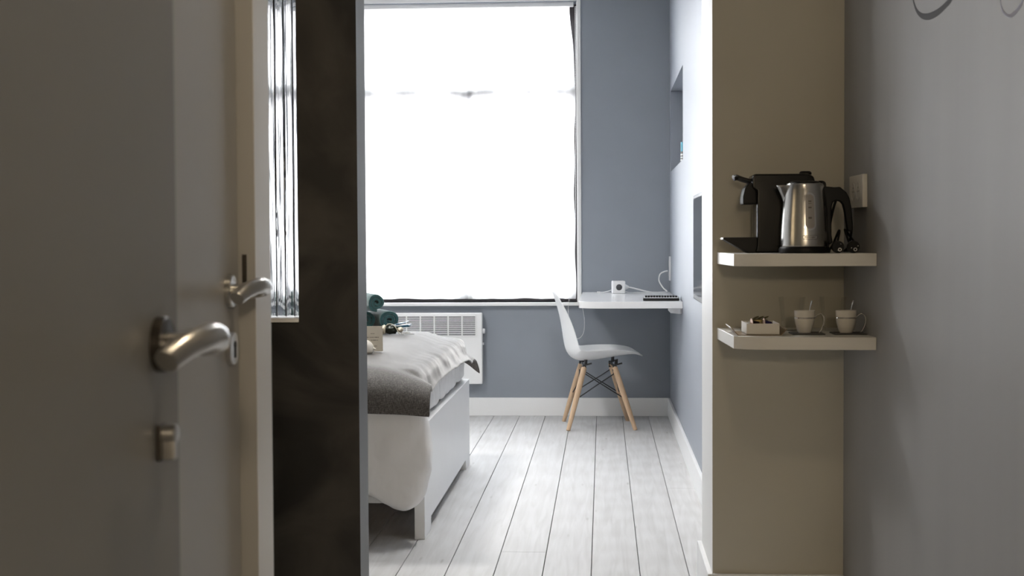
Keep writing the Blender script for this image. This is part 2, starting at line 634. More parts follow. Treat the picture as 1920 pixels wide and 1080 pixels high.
# floor of long boards
f = MB()
f.box(XL - 0.1, 1.3, -1.8, YB + 0.1, -0.06, -0.012, mi=1)
k = -23
while True:
    x0 = -0.043 + 0.168 * k
    if x0 > 1.0:
        break
    x1 = x0 + 0.168
    random.seed(100 + k)
    ys = [-1.75]
    y = -1.75 + random.uniform(0.8, 3.2)
    while y < YB - 0.4:
        ys.append(y)
        y += random.uniform(2.4, 4.2)
    if k == -2:
        ys = [-1.75, 2.1, 5.21, YB]
    if k == 2:
        ys = [-1.75, 3.0, 6.58, YB]
    if k not in (-2, 2):
        ys = [q for q in ys if q < 4.6]
    ys = [q for q in ys if q < YB - 0.2] + [YB]
    for a, b in zip(ys, ys[1:]):
        f.box(max(x0, XL) + 0.0013, min(x1, 1.1) - 0.0013, a + 0.001, b - 0.001, -0.02, 0, b=0.0012, seg=1)
    k += 1
fl = struct(f.build('floor', [M['floor'], M['subfloor']], angle=30))

struct(MB().box(XL - 0.15, 1.3, -1.9, YB + 0.35, ZC, ZC + 0.1).build('ceiling', M['ceil']))

# back wall with its two window openings
b = MB()
xs = [XL - 0.15, WIN[1][0], WIN[1][1], WIN[0][0], WIN[0][1], 0.95]
b.box(xs[0], xs[5], YB, YB + 0.32, -0.05, WZ0)
b.box(xs[0], xs[5], YB, YB + 0.32, WZ1, ZC)
for i in (0, 2, 4):
    b.box(xs[i], xs[i + 1], YB, YB + 0.32, WZ0, WZ1)
struct(b.build('wall_back', M['slate'], smooth=False))

# bedroom right wall with a niche
NY0, NY1, NZ0, NZ1 = 7.79, 9.155, 1.585, 2.098
b = MB()
b.box(XR, XR + 0.20, 4.80, YB, -0.05, NZ0)
b.box(XR, XR + 0.20, 4.80, YB, NZ1, ZC)
b.box(XR, XR + 0.20, 4.80, NY0, NZ0, NZ1)
b.box(XR, XR + 0.20, NY1, YB, NZ0, NZ1)
b.box(XR + 0.18, XR + 0.26, NY0 - 0.05, NY1 + 0.05, NZ0 - 0.05, NZ1 + 0.05)
struct(b.build('wall_right', M['slate_light'], smooth=False))

# wall block beside the shelves: one paint, dimmer front and window-lit edge put into colour
b = MB()
b.box(0.336, wr(4.4) + 0.12, YN, 4.862, -0.05, ZC)
o = b.build('wall_nook', [M['cream'], M['jamb']], smooth=False)
for p in o.data.polygons:
    if p.normal.x < -0.9 or p.normal.y > 0.9:
        p.material_index = 1
struct(o)

# corridor right wall
b = MB()
b.prism([(wr(4.42), 4.42), (wr(-1.8), -1.8), (wr(-1.8) + 0.15, -1.8), (wr(4.42) + 0.15, 4.42)], -0.05, ZC)
struct(b.build('wall_corridor', M['greywall'], smooth=False))

# dark plaster partition with a tall slot
PY0, PY1 = 3.90, 4.04
SX0, SX1, SZ0, SZ1 = -1.12, -0.843, 0.926, 2.30
b = MB()
b.box(XL, SX0, PY0, PY1, -0.02, ZC)
b.box(SX1, -0.676, PY0, PY1, -0.02, ZC)
b.box(SX0, SX1, PY0, PY1, -0.02, SZ0)
b.box(SX0, SX1, PY0, PY1, SZ1, ZC)
o = b.build('wall_partition', [M['plaster'], M['endcap']], smooth=False)
for p in o.data.polygons:
    if p.normal.x > 0.9 and p.center.x > -0.70:
        p.material_index = 1
struct(o)

struct(MB().box(XL - 0.15, XL, 2.2, YB + 0.3, -0.05, ZC).build('wall_left', M['ceil'], smooth=False))
# corridor left wall with a doorway, the side passage's front wall, the entrance wall
b = MB()
b.box(-0.72, -0.60, -1.8, 1.405, -0.05, ZC)
b.box(-0.72, -0.60, 1.405, 2.26, 2.07, ZC)
b.box(-0.72, -0.575, 2.25, 2.34, -0.05, ZC)
b.box(XL - 0.15, -0.70, 2.24, 2.34, -0.05, ZC)
b.box(-1.6, -0.70, 1.1, 1.2, -0.05, ZC)
b.box(-1.7, -1.6, 1.1, 2.3, -0.05, ZC)
struct(b.build('wall_passage', M['doorpaint2'], smooth=False))
b = MB()
b.box(-0.62, -0.46, 0.40, 0.50, -0.05, ZC)
b.box(0.46, 0.95, 0.40, 0.50, -0.05, ZC)
b.box(-0.46, 0.46, 0.40, 0.50, 2.07, ZC)
struct(b.build('wall_entrance', M['doorpaint'], smooth=False))
struct(MB().box(-0.75, 1.1, -1.9, -1.8, -0.05, ZC).build('wall_hall', M['doorpaint'], smooth=False))

# baseboards
BH = 0.119
struct(MB().box(XL, XR - 0.001, YB - 0.016, YB, 0, BH, b=0.003).build('baseboard_back', M['white']))
struct(MB().box(XR - 0.016, XR, 4.86, YB - 0.017, 0, BH, b=0.003).build('baseboard_right', M['white']))
b = MB()
b.box(0.320, 0.336, YN - 0.016, 4.878, 0, BH, b=0.003)
b.box(0.337, wr(4.4) - 0.001, YN - 0.016, YN, 0, BH, b=0.003)
struct(b.build('baseboard_nook', M['white']))
b = MB()
b.prism([(wr(4.38), 4.38), (wr(0.5), 0.5), (wr(0.5) - 0.015, 0.5), (wr(4.38) - 0.015, 4.38)], 0, BH, b=0.002)
struct(b.build('baseboard_corridor', M['white']))


# ------------------------------------------------------------------ windows, sills, casings
def make_window(idx, x0, x1):
    fy0, fy1 = YB + 0.111, YB + 0.181
    m = MB()
    t = 0.055
    m.box(x0, x0 + t, fy0, fy1, WZ0, WZ1, b=0.004)
    m.box(x1 - t, x1, fy0, fy1, WZ0, WZ1, b=0.004)
    m.box(x0 + t, x1 - t, fy0, fy1, WZ0, WZ0 + 0.07, b=0.004)
    m.box(x0 + t, x1 - t, fy0, fy1, WZ1 - t, WZ1, b=0.004)
    root = struct(m.build('window_%d' % idx, M['frame']))
    xm = (x0 + x1) / 2
    MB().box(x0 + t, x1 - t, fy0 - 0.01, fy1, 2.08, 2.18, b=0.004).build('transom', M['frame'], root)
    MB().box(xm - 0.045, xm + 0.045, fy0 - 0.005, fy1, WZ0 + 0.07, 2.07, b=0.004).build('mullion', M['frame'], root)
    for (a, c, p, q) in ((x0 + t, xm - 0.045, WZ0 + 0.07, 2.07), (xm + 0.045, x1 - t, WZ0 + 0.07, 2.07), (x0 + t, x1 - t, 2.19, WZ1 - t)):
        MB().box(a, c, fy0 + 0.03, fy0 + 0.036, p, q).build('pane', M['pane'], root)
    MB().box(x0 - 0.06, x1 + 0.03, YB - 0.045, YB + 0.111, WZ0 - 0.021, WZ0, b=0.003).build('window_sill', M['white'], root)
    m = MB()
    m.box(x1, x1 + 0.024, YB - 0.012, YB + 0.001, WZ0, WZ1 + 0.03, b=0.003)
    m.box(x0 - 0.024, x0, YB - 0.012, YB + 0.001, WZ0, WZ1 + 0.03, b=0.003)
    m.box(x0, x1, YB - 0.012, YB + 0.001, WZ1 + 0.005, WZ1 + 0.03, b=0.003)
    m.build('casing', M['white'], root)
    m = MB()
    m.box(x1 - 0.004, x1 + 0.002, YB, fy0, WZ0, WZ1)
    m.box(x0 - 0.002, x0 + 0.004, YB, fy0, WZ0, WZ1)
    m.build('reveal', M['white'], root)
    return root


make_window(1, *WIN[0])
make_window(2, *WIN[1])


def make_curtain(x0, x1, label, seed, chain):
    root = thing('curtain', label, 'curtain', ((x0 + x1) / 2, YB + 0.035, WZ0))
    W = x1 - x0
    H = WZ1 - WZ0

    def fn(u, v):
        z = 0.022 + v * (H - 0.03)
        side = 0.020 * sstep(0.72, 1.0, v) if True else 0
        wob = 0.004 * sin(9 * v + seed) + 0.003 * sin(31 * v)
        x = -W / 2 + 0.012 + u * (W - 0.024)
        x += (u ** 8) * (-0.006 - side * 1.3 + wob)
        fold = 0.022 * noise.noise((u * 22 + seed, v * 0.8, 0)) + 0.010 * noise.noise((u * 60, v * 0.5, seed))
        fold *= 0.5 + 0.5 * (1 - v)
        hem = 0.007 * noise.noise((u * 9 + seed * 2, 5.0, 0)) * (1 - v) ** 6
        return (x, fold, z + hem)
    o = MB().grid(fn, 150, 40).build('sheer_panel', M['sheer'], root, angle=180)
    MB().box(-W / 2 + 0.004, W / 2 - 0.022, -0.02, 0.02, H - 0.028, H + 0.002, b=0.004).build('head_rail', M['white'], root)
    if chain:
        xr = W / 2
        pts = spline([(xr - 0.006, -0.022, H - 0.03), (xr - 0.004, -0.02, 1.0), (xr + 0.012, -0.03, 0.3), (xr + 0.018, -0.085, 0.03), (xr + 0.030, -0.09, -0.03),
                      (xr + 0.043, -0.09, -0.12), (xr + 0.035, -0.09, -0.20), (xr - 0.005, -0.09, -0.235), (xr - 0.05, -0.09, -0.18), (xr - 0.062, -0.085, -0.06), (xr - 0.056, -0.08, 0.03),
                      (xr - 0.02, -0.022, 0.35), (xr - 0.012, -0.02, 1.0), (xr - 0.012, -0.022, H - 0.03)], 24)
        m = MB()
        m.tube(pts, 0.0012, 6)
        d = 0
        for a, c in zip(pts, pts[1:]):
            L = (c - a).length
            while d < L:
                m.ball(a + (c - a) * (d / L), 0.0028, sub=1)
                d += 0.011
            d -= L
        m.build('bead_chain', M['plasticwhite'], root)
    return root


make_curtain(WIN[0][0], WIN[0][1], 'white sheer curtain over the big bright window behind the chair', 1.3, True)
make_curtain(WIN[1][0], WIN[1][1], 'white sheer curtain seen through the narrow glazed slot', 4.7, False)

# glazed slot in the dark partition: rough slabs of wavy glass
g = MB()
g.box(SX0, SX1, PY0 + 0.0, PY1, SZ0 - 0.004, SZ0 + 0.012, b=0.002)
slot = struct(g.build('window_3', M['white']))
n = 11
wd = (SX1 - SX0) / n
for i in range(n):
    xa = SX0 + i * wd + 0.0018
    xb = SX0 + (i + 1) * wd - 0.0018
    random.seed(i)

    def rough(u, v, xa=xa, xb=xb, i=i):
        z = SZ0 + 0.013 + v * (SZ1 - SZ0 - 0.014)
        a = u * 4
        xc, hw = (xa + xb) / 2, (xb - xa) / 2
        e = 0.0016 * noise.noise((i * 7.1, z * 5, 0))
        e2 = 0.0016 * noise.noise((i * 5.3 + 9, z * 5, 4))
        yc = (PY0 + PY1) / 2
        q = [(xc - hw - e, yc - 0.009), (xc + hw + e2, yc - 0.011 + e), (xc + hw + e2, yc + 0.010), (xc - hw - e, yc + 0.008 + e2)]
        p0 = q[int(a) % 4]
        p1 = q[(int(a) + 1) % 4]
        t = a - int(a)
        return (p0[0] + (p1[0] - p0[0]) * t, p0[1] + (p1[1] - p0[1]) * t, z)
    MB().grid(rough, 16, 120, closed_u=True).build('glass_slab', M['slab'], slot, angle=30)
for i in range(1, n):
    xc = SX0 + i * wd

    def seam(u, v, xc=xc, i=i):
        z = SZ0 + 0.013 + v * (SZ1 - SZ0 - 0.014)
        hw = max(0.0003, 0.0007 + 0.0020 * noise.noise((i * 4.4, z * 5, 1)) + 0.0012 * noise.noise((i * 1.9, z * 60, 3)))
        xo = 0.0030 * noise.noise((i * 8.2, z * 4, 6))
        a = u * 2 * pi
        return (xc + xo + hw * cos(a), (PY0 + PY1) / 2 + 0.010 * sin(a), z)
    MB().grid(seam, 10, 200, closed_u=True).build('dark_joint', M['seam'], slot, angle=60)


# ------------------------------------------------------------------ doors on the left
def hardware(door, x, y, z, zlock, rosemat, keyhole):
    h = MB().lathe([(0.0, 0.0), (0.026, 0.0), (0.026, 0.007), (0.0245, 0.009), (0.012, 0.0095), (0.0, 0.0095)], 40, (x, y, z), 'x').build('rose', rosemat, door)
    path = spline([(x + 0.006, y, z), (x + 0.022, y, z), (x + 0.040, y - 0.001, z + 0.001), (x + 0.053, y - 0.006, z + 0.003), (x + 0.060, y - 0.018, z + 0.007),
                   (x + 0.0605, y - 0.036, z + 0.010), (x + 0.058, y - 0.058, z + 0.009), (x + 0.050, y - 0.080, z + 0.004), (x + 0.041, y - 0.098, z - 0.005), (x + 0.039, y - 0.103, z - 0.008)], 6)
    n = len(path)
    rs = [0.0105 + 0.0022 * sin(min(1, i / n) * pi) for i in range(n)]
    rs[-1] = 0.004
    rs[-2] = 0.008
    MB().tube(path, rs, 20).build('lever', M['steel'], door)
    e = MB()
    if keyhole:
        e.lathe([(0.0, 0.0), (0.026, 0.0), (0.026, 0.007), (0.0245, 0.009), (0.0, 0.0095)], 40, (x, y, zlock), 'x')
        e.build('escutcheon', M['steel'], door)
        k = MB()
        k.lathe([(0, 0.009), (0.0055, 0.009), (0.0055, 0.0105), (0, 0.0105)], 16, (x, y, zlock + 0.006), 'x')
        k.box(x + 0.009, x + 0.0105, y - 0.0035, y + 0.0035, zlock - 0.014, zlock + 0.006)
        k.build('keyhole', M['black'], door)
    else:
        e.prism([(y - 0.011, zlock - 0.017), (y + 0.011, zlock - 0.017), (y + 0.011, zlock + 0.017), (y - 0.011, zlock + 0.017)], x, x + 0.004, 'x', b=0.0015)
        e.build('lock_plate', M['darksteel'], door)
        k = MB()
        k.lathe([(0, 0), (0.0085, 0), (0.0085, 0.016), (0.007, 0.017), (0, 0.017)], 24, (x, y, zlock + 0.008), 'x')
        k.box(x, x + 0.016, y - 0.005, y + 0.005, zlock - 0.016, zlock + 0.006, b=0.002)
        k.build('lock_cylinder', M['steel'], door)


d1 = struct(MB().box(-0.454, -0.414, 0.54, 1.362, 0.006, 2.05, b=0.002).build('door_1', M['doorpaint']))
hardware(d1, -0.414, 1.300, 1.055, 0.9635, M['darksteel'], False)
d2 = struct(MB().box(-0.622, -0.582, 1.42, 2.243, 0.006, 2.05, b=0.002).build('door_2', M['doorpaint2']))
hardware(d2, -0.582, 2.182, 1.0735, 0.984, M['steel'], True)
b = MB()
b.box(-0.60, -0.555, 2.246, 2.352, 0, 2.13, b=0.002)
t1 = struct(b.build('trim_1', [M['trim'], M['doorpaint2']]))
for p in t1.data.polygons:
    if p.normal.y < -0.9:  # same trim; this side darker, its dimmer light is put into the colour
        p.material_index = 1
MB().box(-0.5765, -0.569, 2.2445, 2.2462, 1.085, 1.13, b=0.0003).build('strike_plate', M['darksteel'], t1)

# ------------------------------------------------------------------ panel heater under the window
ph = thing('panel_heater', 'white electric panel heater with slotted grille under the window', 'heater', (-1.28, YB, 0.215))
MB().box(-0.495, 0.495, -0.085, -0.02, 0, 0.465, b=0.008, seg=3).build('body', M['white'], ph)
MB().box(-0.40, 0.40, -0.02, 0.0, 0.06, 0.40).build('wall_bracket', M['grille'], ph)
MB().box(-0.455, 0.455, -0.0875, -0.084, 0.317, 0.445).build('grille_recess', M['grille'], ph)
m = MB()
nr, nc = 10, 10
for i in range(nr + 1):
    z = 0.317 + 0.128 * i / nr
    m.box(-0.457, 0.457, -0.093, -0.0865, z - 0.0028, z + 0.0034, rot=Matrix.Rotation(radians(0), 3, 'X'))
for j in range(nc + 1):
    x = -0.455 + 0.91 * j / nc
    m.box(x - 0.004, x + 0.004, -0.0935, -0.0865, 0.315, 0.447)
m.build('slats', M['white'], ph, smooth=False)
m = MB()
m.lathe([(0, 0), (0.017, 0), (0.017, 0.012), (0.015, 0.015), (0, 0.015)], 20, (0.495, -0.05, 0.345), 'x')
m.build('thermostat_knob', M['plasticwhite'], ph)
MB().box(0.494, 0.502, -0.058, -0.042, 0.255, 0.27, b=0.001).build('switch', M['plasticwhite'], ph)

# ------------------------------------------------------------------ bed
BY0, BY1 = 5.412, 7.262
bed = thing('bed_frame', 'white lacquered bed frame with a flat panel foot end standing on short feet', 'bed', (-1.75, 6.34, 0))
ox, oy = -1.75, 6.34
XF = -0.687


def B(m, x0, x1, y0, y1, z0, z1, b=0.002):
    return m.box(x0 - ox, x1 - ox, y0 - oy, y1 - oy, z0, z1, b=b)


fp = [(BY0, 0.0), (BY0 + 0.19, 0.0), (BY0 + 0.205, 0.052), (BY1 - 0.205, 0.052), (BY1 - 0.19, 0.0), (BY1, 0.0), (BY1, 0.44), (BY0, 0.44)]
MB().prism([(p[0] - oy, p[1]) for p in fp], XF - 0.040 - ox, XF - ox, 'x', b=0.002).build('footboard', M['white'], bed)
B(MB(), -0.775, -0.7275, BY0 + 0.9, BY0 + 0.94, 0.0, 0.24).build('support_leg', M['white'], bed)
B(MB(), -2.80, -2.76, BY0, BY1, 0.0, 0.95, 0.003).build('headboard', M['white'], bed)
B(MB(), -2.76, XF - 0.040, BY0, BY0 + 0.03, 0.14, 0.40).build('side_rail', M['white'], bed)
B(MB(), -2.76, XF - 0.040, BY1 - 0.03, BY1, 0.14, 0.40).build('side_rail', M['white'], bed)
B(MB(), -1.90, -1.84, 6.30, 6.36, 0.0, 0.24).build('centre_leg', M['white'], bed)
B(MB(), -2.76, XF - 0.041, BY0 + 0.03, BY1 - 0.03, 0.22, 0.26).build('slatted_base', M['beech'], bed)

tag(MB().box(-2.755, -0.742, BY0 + 0.035, BY1 - 0.035, 0.262, 0.545, b=0.03, seg=4).build('mattress', M['linen']),
    'white mattress on the bed frame, almost hidden under the bedding', 'mattress')

# duvet: top pad rolling over the foot end, puffy side hanging over the near rail
tex = bpy.data.textures.new('soft', 'CLOUDS')
tex.noise_scale = 0.16
tex.noise_depth = 2
tex2 = bpy.data.textures.new('crease', 'CLOUDS')
tex2.noise_scale = 0.15
tex2.noise_depth = 2
tex2.noise_type = 'HARD_NOISE'
m = MB()
m.box(-2.74, -0.702, BY0 - 0.01, 7.285, 0.556, 0.652, b=0.040, seg=5)
m.box(-0.738, -0.702, BY0 + 0.02, 7.26, 0.452, 0.62, b=0.012, seg=3)
prof = [(-2.70, 0.20), (-1.6, 0.21), (-1.15, 0.175), (-0.90, 0.195), (-0.83, 0.150), (-0.765, 0.112), (-0.715, 0.135), (-0.672, 0.185), (-0.650, 0.27),
        (-0.643, 0.36), (-0.652, 0.45), (-0.668, 0.53), (-0.72, 0.60), (-2.70, 0.615)]
m.prism(prof, 5.285, 5.395, 'y', b=0.036, seg=3)
m.prism([(-2.70, 0.30), (-0.73, 0.30), (-0.72, 0.60), (-2.70, 0.60)], 7.275, 7.33, 'y', b=0.02, seg=2)
dv = m.build('duvet', M['linen'])
mod(dv, 'REMESH', mode='VOXEL', voxel_size=0.013, use_smooth_shade=True)
mod(dv, 'SMOOTH', factor=0.6, iterations=8)
mod(dv, 'DISPLACE', texture=tex, texture_coords='GLOBAL', strength=0.020, mid_level=0.5)
mod(dv, 'DISPLACE', texture=tex2, texture_coords='GLOBAL', strength=0.010, mid_level=0.4)
tag(dv, 'puffy white duvet hanging low over the near side of the bed', 'duvet')

# woven throw across the foot of the bed
sec = spline([(5.262, 0.492, 0), (5.262, 0.54, 0), (5.280, 0.60, 0), (5.345, 0.655, 0), (5.46, 0.676, 0), (5.7, 0.690, 0), (6.3, 0.702, 0), (6.9, 0.700, 0), (7.12, 0.685, 0),
              (7.27, 0.645, 0), (7.350, 0.585, 0), (7.368, 0.52, 0), (7.372, 0.465, 0)], 12)
acc = [0]
for a, c in zip(sec, sec[1:]):
    acc.append(acc[-1] + (c - a).length)


def sec_at(s):
    s *= acc[-1]
    for i in range(len(acc) - 1):
        if s <= acc[i + 1] or i == len(acc) - 2:
            t = (s - acc[i]) / (acc[i + 1] - acc[i])
            p = sec[i].lerp(sec[i + 1], min(1, t))
            return p.x, p.y
    return sec[-1].x, sec[-1].y


def throw(u, v):
    y, z = sec_at(v)
    top = max(0, min(1, (z - 0.50) / 0.15))
    near = 1 - sstep(5.28, 5.60, y)
    far = sstep(7.22, 7.36, y)
    xe = -0.660 + 0.026 * near - 0.006 * sin((y - 5.4) * 3) * (1 - far) + (0.035 * sstep(0.66, 0.47, z) if far > 0 else 0)
    x = -2.15 + u * (xe + 2.15)
    d = max(0, x + 0.93)
    drop = 0.150 * (d / 0.27) ** 2.2 * (1 - 0.75 * near - 0.35 * far)
    z -= drop * (0.25 + 0.75 * top)
    z += sstep(7.30, 7.36, y) * (1 - top) * min(0.07, max(0, -0.648 - x)) * 0.8
    amp = sstep(-1.0, -0.70, x)
    z += 0.006 * noise.noise((x * 5, y * 4, 3)) + 0.004 * amp * noise.noise((x * 4, y * 13, 1)) * top
    y += (1 - top) * (0.010 * noise.noise((x * 9, z * 6, 0)))
    return (x, y, z)


bl = MB().grid(throw, 110, 190).build('throw_blanket', M['blanket'], angle=180)
sw = mod(bl, 'SHRINKWRAP', target=dv, wrap_method='NEAREST_SURFACEPOINT', wrap_mode='OUTSIDE', offset=0.004)
mod(bl, 'SMOOTH', factor=0.5, iterations=20)
mod(bl, 'SHRINKWRAP', target=dv, wrap_method='NEAREST_SURFACEPOINT', wrap_mode='OUTSIDE', offset=0.004)
mod(bl, 'SMOOTH', factor=0.5, iterations=3)
mod(bl, 'SOLIDIFY', thickness=0.006, offset=1)
tag(bl, 'dark grey woven throw spread across the foot of the white bed', 'blanket')


# ------------------------------------------------------------------ things on the bed
bpy.context.view_layer.update()
bl_eval = bl.evaluated_get(bpy.context.evaluated_depsgraph_get())


def bedz(x, y, r=0.03):
    '''height of the throw, the highest of a few points around x, y'''
    best = 0.6
    for dx in (-r, 0, r):
        for dy in (-r, 0, r):
            hit, loc, _, _ = bl_eval.ray_cast((x + dx, y + dy, 1.5), (0, 0, -1))
            if hit:
                best = max(best, loc.z)
    return best


def make_towel(R, length, turns=2.6, seed=0):
    th = R / (turns + 0.7)
    rib = []
    N = 90
    rnd = random.Random(seed)
    outer, inner = [], []
    for i in range(N + 1):
        t = i / N
        a = -pi / 2 - 2 * pi * turns * (1 - t)
        r = 0.006 + (R - th * 0.5 - 0.006) * t
        n1 = 1 + 0.04 * sin(3 * a + seed)
        half = th * 0.50
        outer.append(((r + half) * n1 * cos(a), (r + half) * n1 * sin(a)))
        inner.append((max(0.001, r - half) * n1 * cos(a), max(0.001, r - half) * n1 * sin(a)))
    poly_pairs = list(zip(outer, inner))
    m = MB()
    t = bmesh.new()
    prev = None
    L = length
    yy = [(-L / 2, 0.75), (-L / 2 + 0.006, 1.0), (-L / 4, 1.0), (0, 1), (L / 2 - 0.006, 1), (L / 2, 0.75)]
    cols = []
    for (o, i_) in poly_pairs:
        mx, mz = (o[0] + i_[0]) / 2, (o[1] + i_[1]) / 2
        col = []
        for (y, s) in yy:
            col.append((t.verts.new((mx + (o[0] - mx) * s, y, mz + (o[1] - mz) * s + R)), t.verts.new((mx + (i_[0] - mx) * s, y, mz + (i_[1] - mz) * s + R))))
        cols.append(col)
    for a, c in zip(cols, cols[1:]):
        for j in range(len(yy) - 1):
            t.faces.new((a[j][0], c[j][0], c[j + 1][0], a[j + 1][0]))
            t.faces.new((a[j][1], a[j + 1][1], c[j + 1][1], c[j][1]))
        for j in (0, len(yy) - 1):
            t.faces.new((a[j][0], a[j][1], c[j][1], c[j][0]))
    for col in (cols[0], cols[-1]):
        for j in range(len(yy) - 1):
            t.faces.new((col[j][0], col[j + 1][0], col[j + 1][1], col[j][1]))
    m._merge(t)
    return m


tl = [(-1.075, 6.90, 0.700, 0.056, 'dark green rolled towel at bottom right of the pile of three on the bed', 0.0),
      (-1.188, 6.90, 0.700, 0.055, 'dark green rolled towel at bottom left of the pile, half behind the dark wall', 1.0),
      (-1.135, 6.88, 0.797, 0.046, 'dark green rolled towel lying on top of two others', 2.0)]
bz = max(bedz(-1.075, 6.9, 0.10), bedz(-1.188, 6.9, 0.10))
for (x, y, z, R, lab, sd) in tl:
    o = make_towel(R, 0.30, 2.3, sd).build('rolled_towel', M['towel'], angle=60)
    o.location = (x, y, bz + (z - 0.700) + 0.005)
    o.rotation_euler = (0, 0, radians(22))
    tag(o, lab, 'towel', 'rolled green towels on the bed')

# standing card with lines of writing
cd = thing('greeting_card', 'cream folded card with printed lines standing near the edge of the grey throw', 'card', (-0.952, 5.76, bedz(-0.952, 5.76) + 0.001), radians(3))
m = MB()
m.box(-0.052, 0.052, -0.0006, 0.0006, 0, 0.104, rot=Matrix.Rotation(radians(-8), 3, 'X'), piv=(0, 0, 0.104))
m.box(-0.052, 0.052, -0.0006, 0.0006, 0, 0.104, rot=Matrix.Rotation(radians(8), 3, 'X'), piv=(0, 0, 0.104))
m.build('card_sheet', M['card'], cd, smooth=False)
m = MB()
random.seed(3)
for (zz, segs) in ((0.073, [(0.004, 0.018)]), (0.058, [(-0.04, -0.022), (-0.018, -0.004), (0.0, 0.016), (0.02, 0.036)]), (0.046, [(-0.03, -0.012), (0.006, 0.018), (0.022, 0.034)]),
                   (0.022, [(0.02, 0.03)])):
    m = MB()
    for (a, c) in segs:
        x = a
        while x < c:
            wl = random.uniform(0.0012, 0.0026)
            h = random.uniform(0.0008, 0.0018)
            m.box(x, x + wl, -0.0012, -0.0007, zz - h, zz + h, rot=Matrix.Rotation(radians(-8), 3, 'X'), piv=(0, 0, 0.104))
            x += wl + 0.0009
    m.build('printed_line', M['ink'], cd, smooth=False)

# small cream ornament in front of the card
orn = thing('ornament', 'small cream rounded ornament in front of the standing card', 'ornament', (-0.962, 5.692, bedz(-0.962, 5.692) + 0.0005))
m = MB()
m.lathe([(0.0, 0.0), (0.030, 0.0), (0.037, 0.008), (0.038, 0.020), (0.034, 0.034), (0.025, 0.046), (0.013, 0.053), (0.0, 0.055)], 28)
m.build('body', M['pebble'], orn)
m = MB()
m.tube([(0.034, -0.006, 0.022), (0.042, -0.008, 0.018), (0.048, -0.009, 0.018)], [0.005, 0.004, 0.0012], 8)
m.build('beak', M['pebble'], orn)
MB().ball((0.012, -0.022, 0.046), 0.0022, sub=1).build('dot', M['ink'], orn)

# wrapped bundle with ribbon
bd = thing('wrapped_bundle', 'small beige wrapped bundle with dark green filling and loose ribbon ends beside the towels', 'gift', (-1.000, 6.64, bedz(-1.0, 6.64, 0.04) + 0.003))


def blob(cx, cz, rx, ry, rz, sd):
    m = MB()

    def fn(u, v):
        a = 2 * pi * u
        p = pi * (v - 0.5)
        k = 1 + 0.35 * noise.noise((3 * cos(a) * cos(p) + sd, 3 * sin(a) * cos(p), 3 * sin(p)))
        return (cx + rx * k * cos(a) * cos(p), ry * k * sin(a) * cos(p), cz + rz * k * sin(p))
    return m.grid(fn, 28, 16, closed_u=True)


m = blob(0.005, 0.023, 0.033, 0.026, 0.021, 1.0)
m.build('green_filling', M['olive'], bd, angle=180)
for (cx, cz, rx, rz, sd) in ((-0.030, 0.022, 0.014, 0.021, 2), (0.048, 0.022, 0.013, 0.012, 5)):
    blob(cx, cz, rx, 0.022, rz, sd).build('wrap', M['cello'], bd, angle=180)
m = MB()
m.tube(spline([(-0.024, -0.02, 0.006), (-0.018, -0.02, 0.04), (0.005, -0.012, 0.049), (0.026, -0.02, 0.036), (0.040, -0.022, 0.012), (0.047, -0.02, 0.005)], 6), 0.006, 8, flat=(0.35, 1))
m.build('wrap_band', M['cello'], bd)
for (e, z1, y1) in ((0.098, 0.010, -0.02), (0.118, 0.0045, -0.035), (0.070, 0.0035, -0.045)):
    m = MB()
    m.tube(spline([(0.045, -0.012, 0.012), (0.06, -0.016, 0.008), (e * 0.85, y1, z1), (e, y1, z1 - 0.001)], 6), 0.004, 8, flat=(0.45, 1))
    m.build('ribbon_end', M['ribbon'], bd)

br = thing('brochure', 'dark blue folded brochure leaning up from behind the beige bundle', 'brochure', (-0.995, 6.71, bedz(-0.995, 6.71) + 0.016))
R = Matrix.Rotation(radians(-15), 3, 'Y')
m = MB()
m.box(-0.06, 0.070, -0.05, 0.05, 0.010, 0.014, b=0.001, rot=Matrix.Rotation(radians(-13), 3, 'Y'), piv=(-0.06, 0, 0.01))
m.build('cover', M['blue'], br)
m = MB()
m.box(-0.06, 0.082, -0.05, 0.05, -0.001, 0.009, b=0.002, rot=Matrix.Rotation(radians(-9), 3, 'Y'), piv=(-0.06, 0, 0.004))
m.build('leaves', M['blueedge'], br)

# ------------------------------------------------------------------ desk, chair and what is on the desk
DZ = 0.812
DX0, DX1, DY0, DY1 = -0.133, XR, 7.79, YB
dk = thing('wall_desk', 'white wall hung desk with one rounded corner beside the window', 'desk', (0.15, 8.5, 0))
c0 = []
for i in range(11):                        # wide rounded front-left corner
    a = pi + (pi / 2) * i / 10
    c0.append((DX0 + 0.16 + 0.16 * cos(a), DY0 + 0.085 + 0.085 * sin(a)))
poly = [(DX0, DY1 - 0.001)] + c0 + [(DX1 - 0.001, DY0 - 0.0), (DX1 - 0.001, DY1 - 0.001)]
poly = [(p[0] - 0.15, p[1] - 8.5) for p in poly]
MB().prism(poly, DZ - 0.037, DZ, 'z', b=0.003).build('desk_top', M['whitegloss'], dk)
for yb in (7.86, 9.05):
    m = MB()
    m.prism([(DX1 - 0.15 - 0.001, DZ - 0.037), (DX1 - 0.15 - 0.065, DZ - 0.037), (DX1 - 0.15 - 0.065, DZ - 0.066), (DX1 - 0.15 - 0.018, DZ - 0.070), (DX1 - 0.15 - 0.001, DZ - 0.070)], yb - 8.5, yb - 8.5 + 0.30 if yb < 8 else yb - 8.5 + 0.04, 'y', b=0.002)
    m.build('bracket', M['white'], dk)

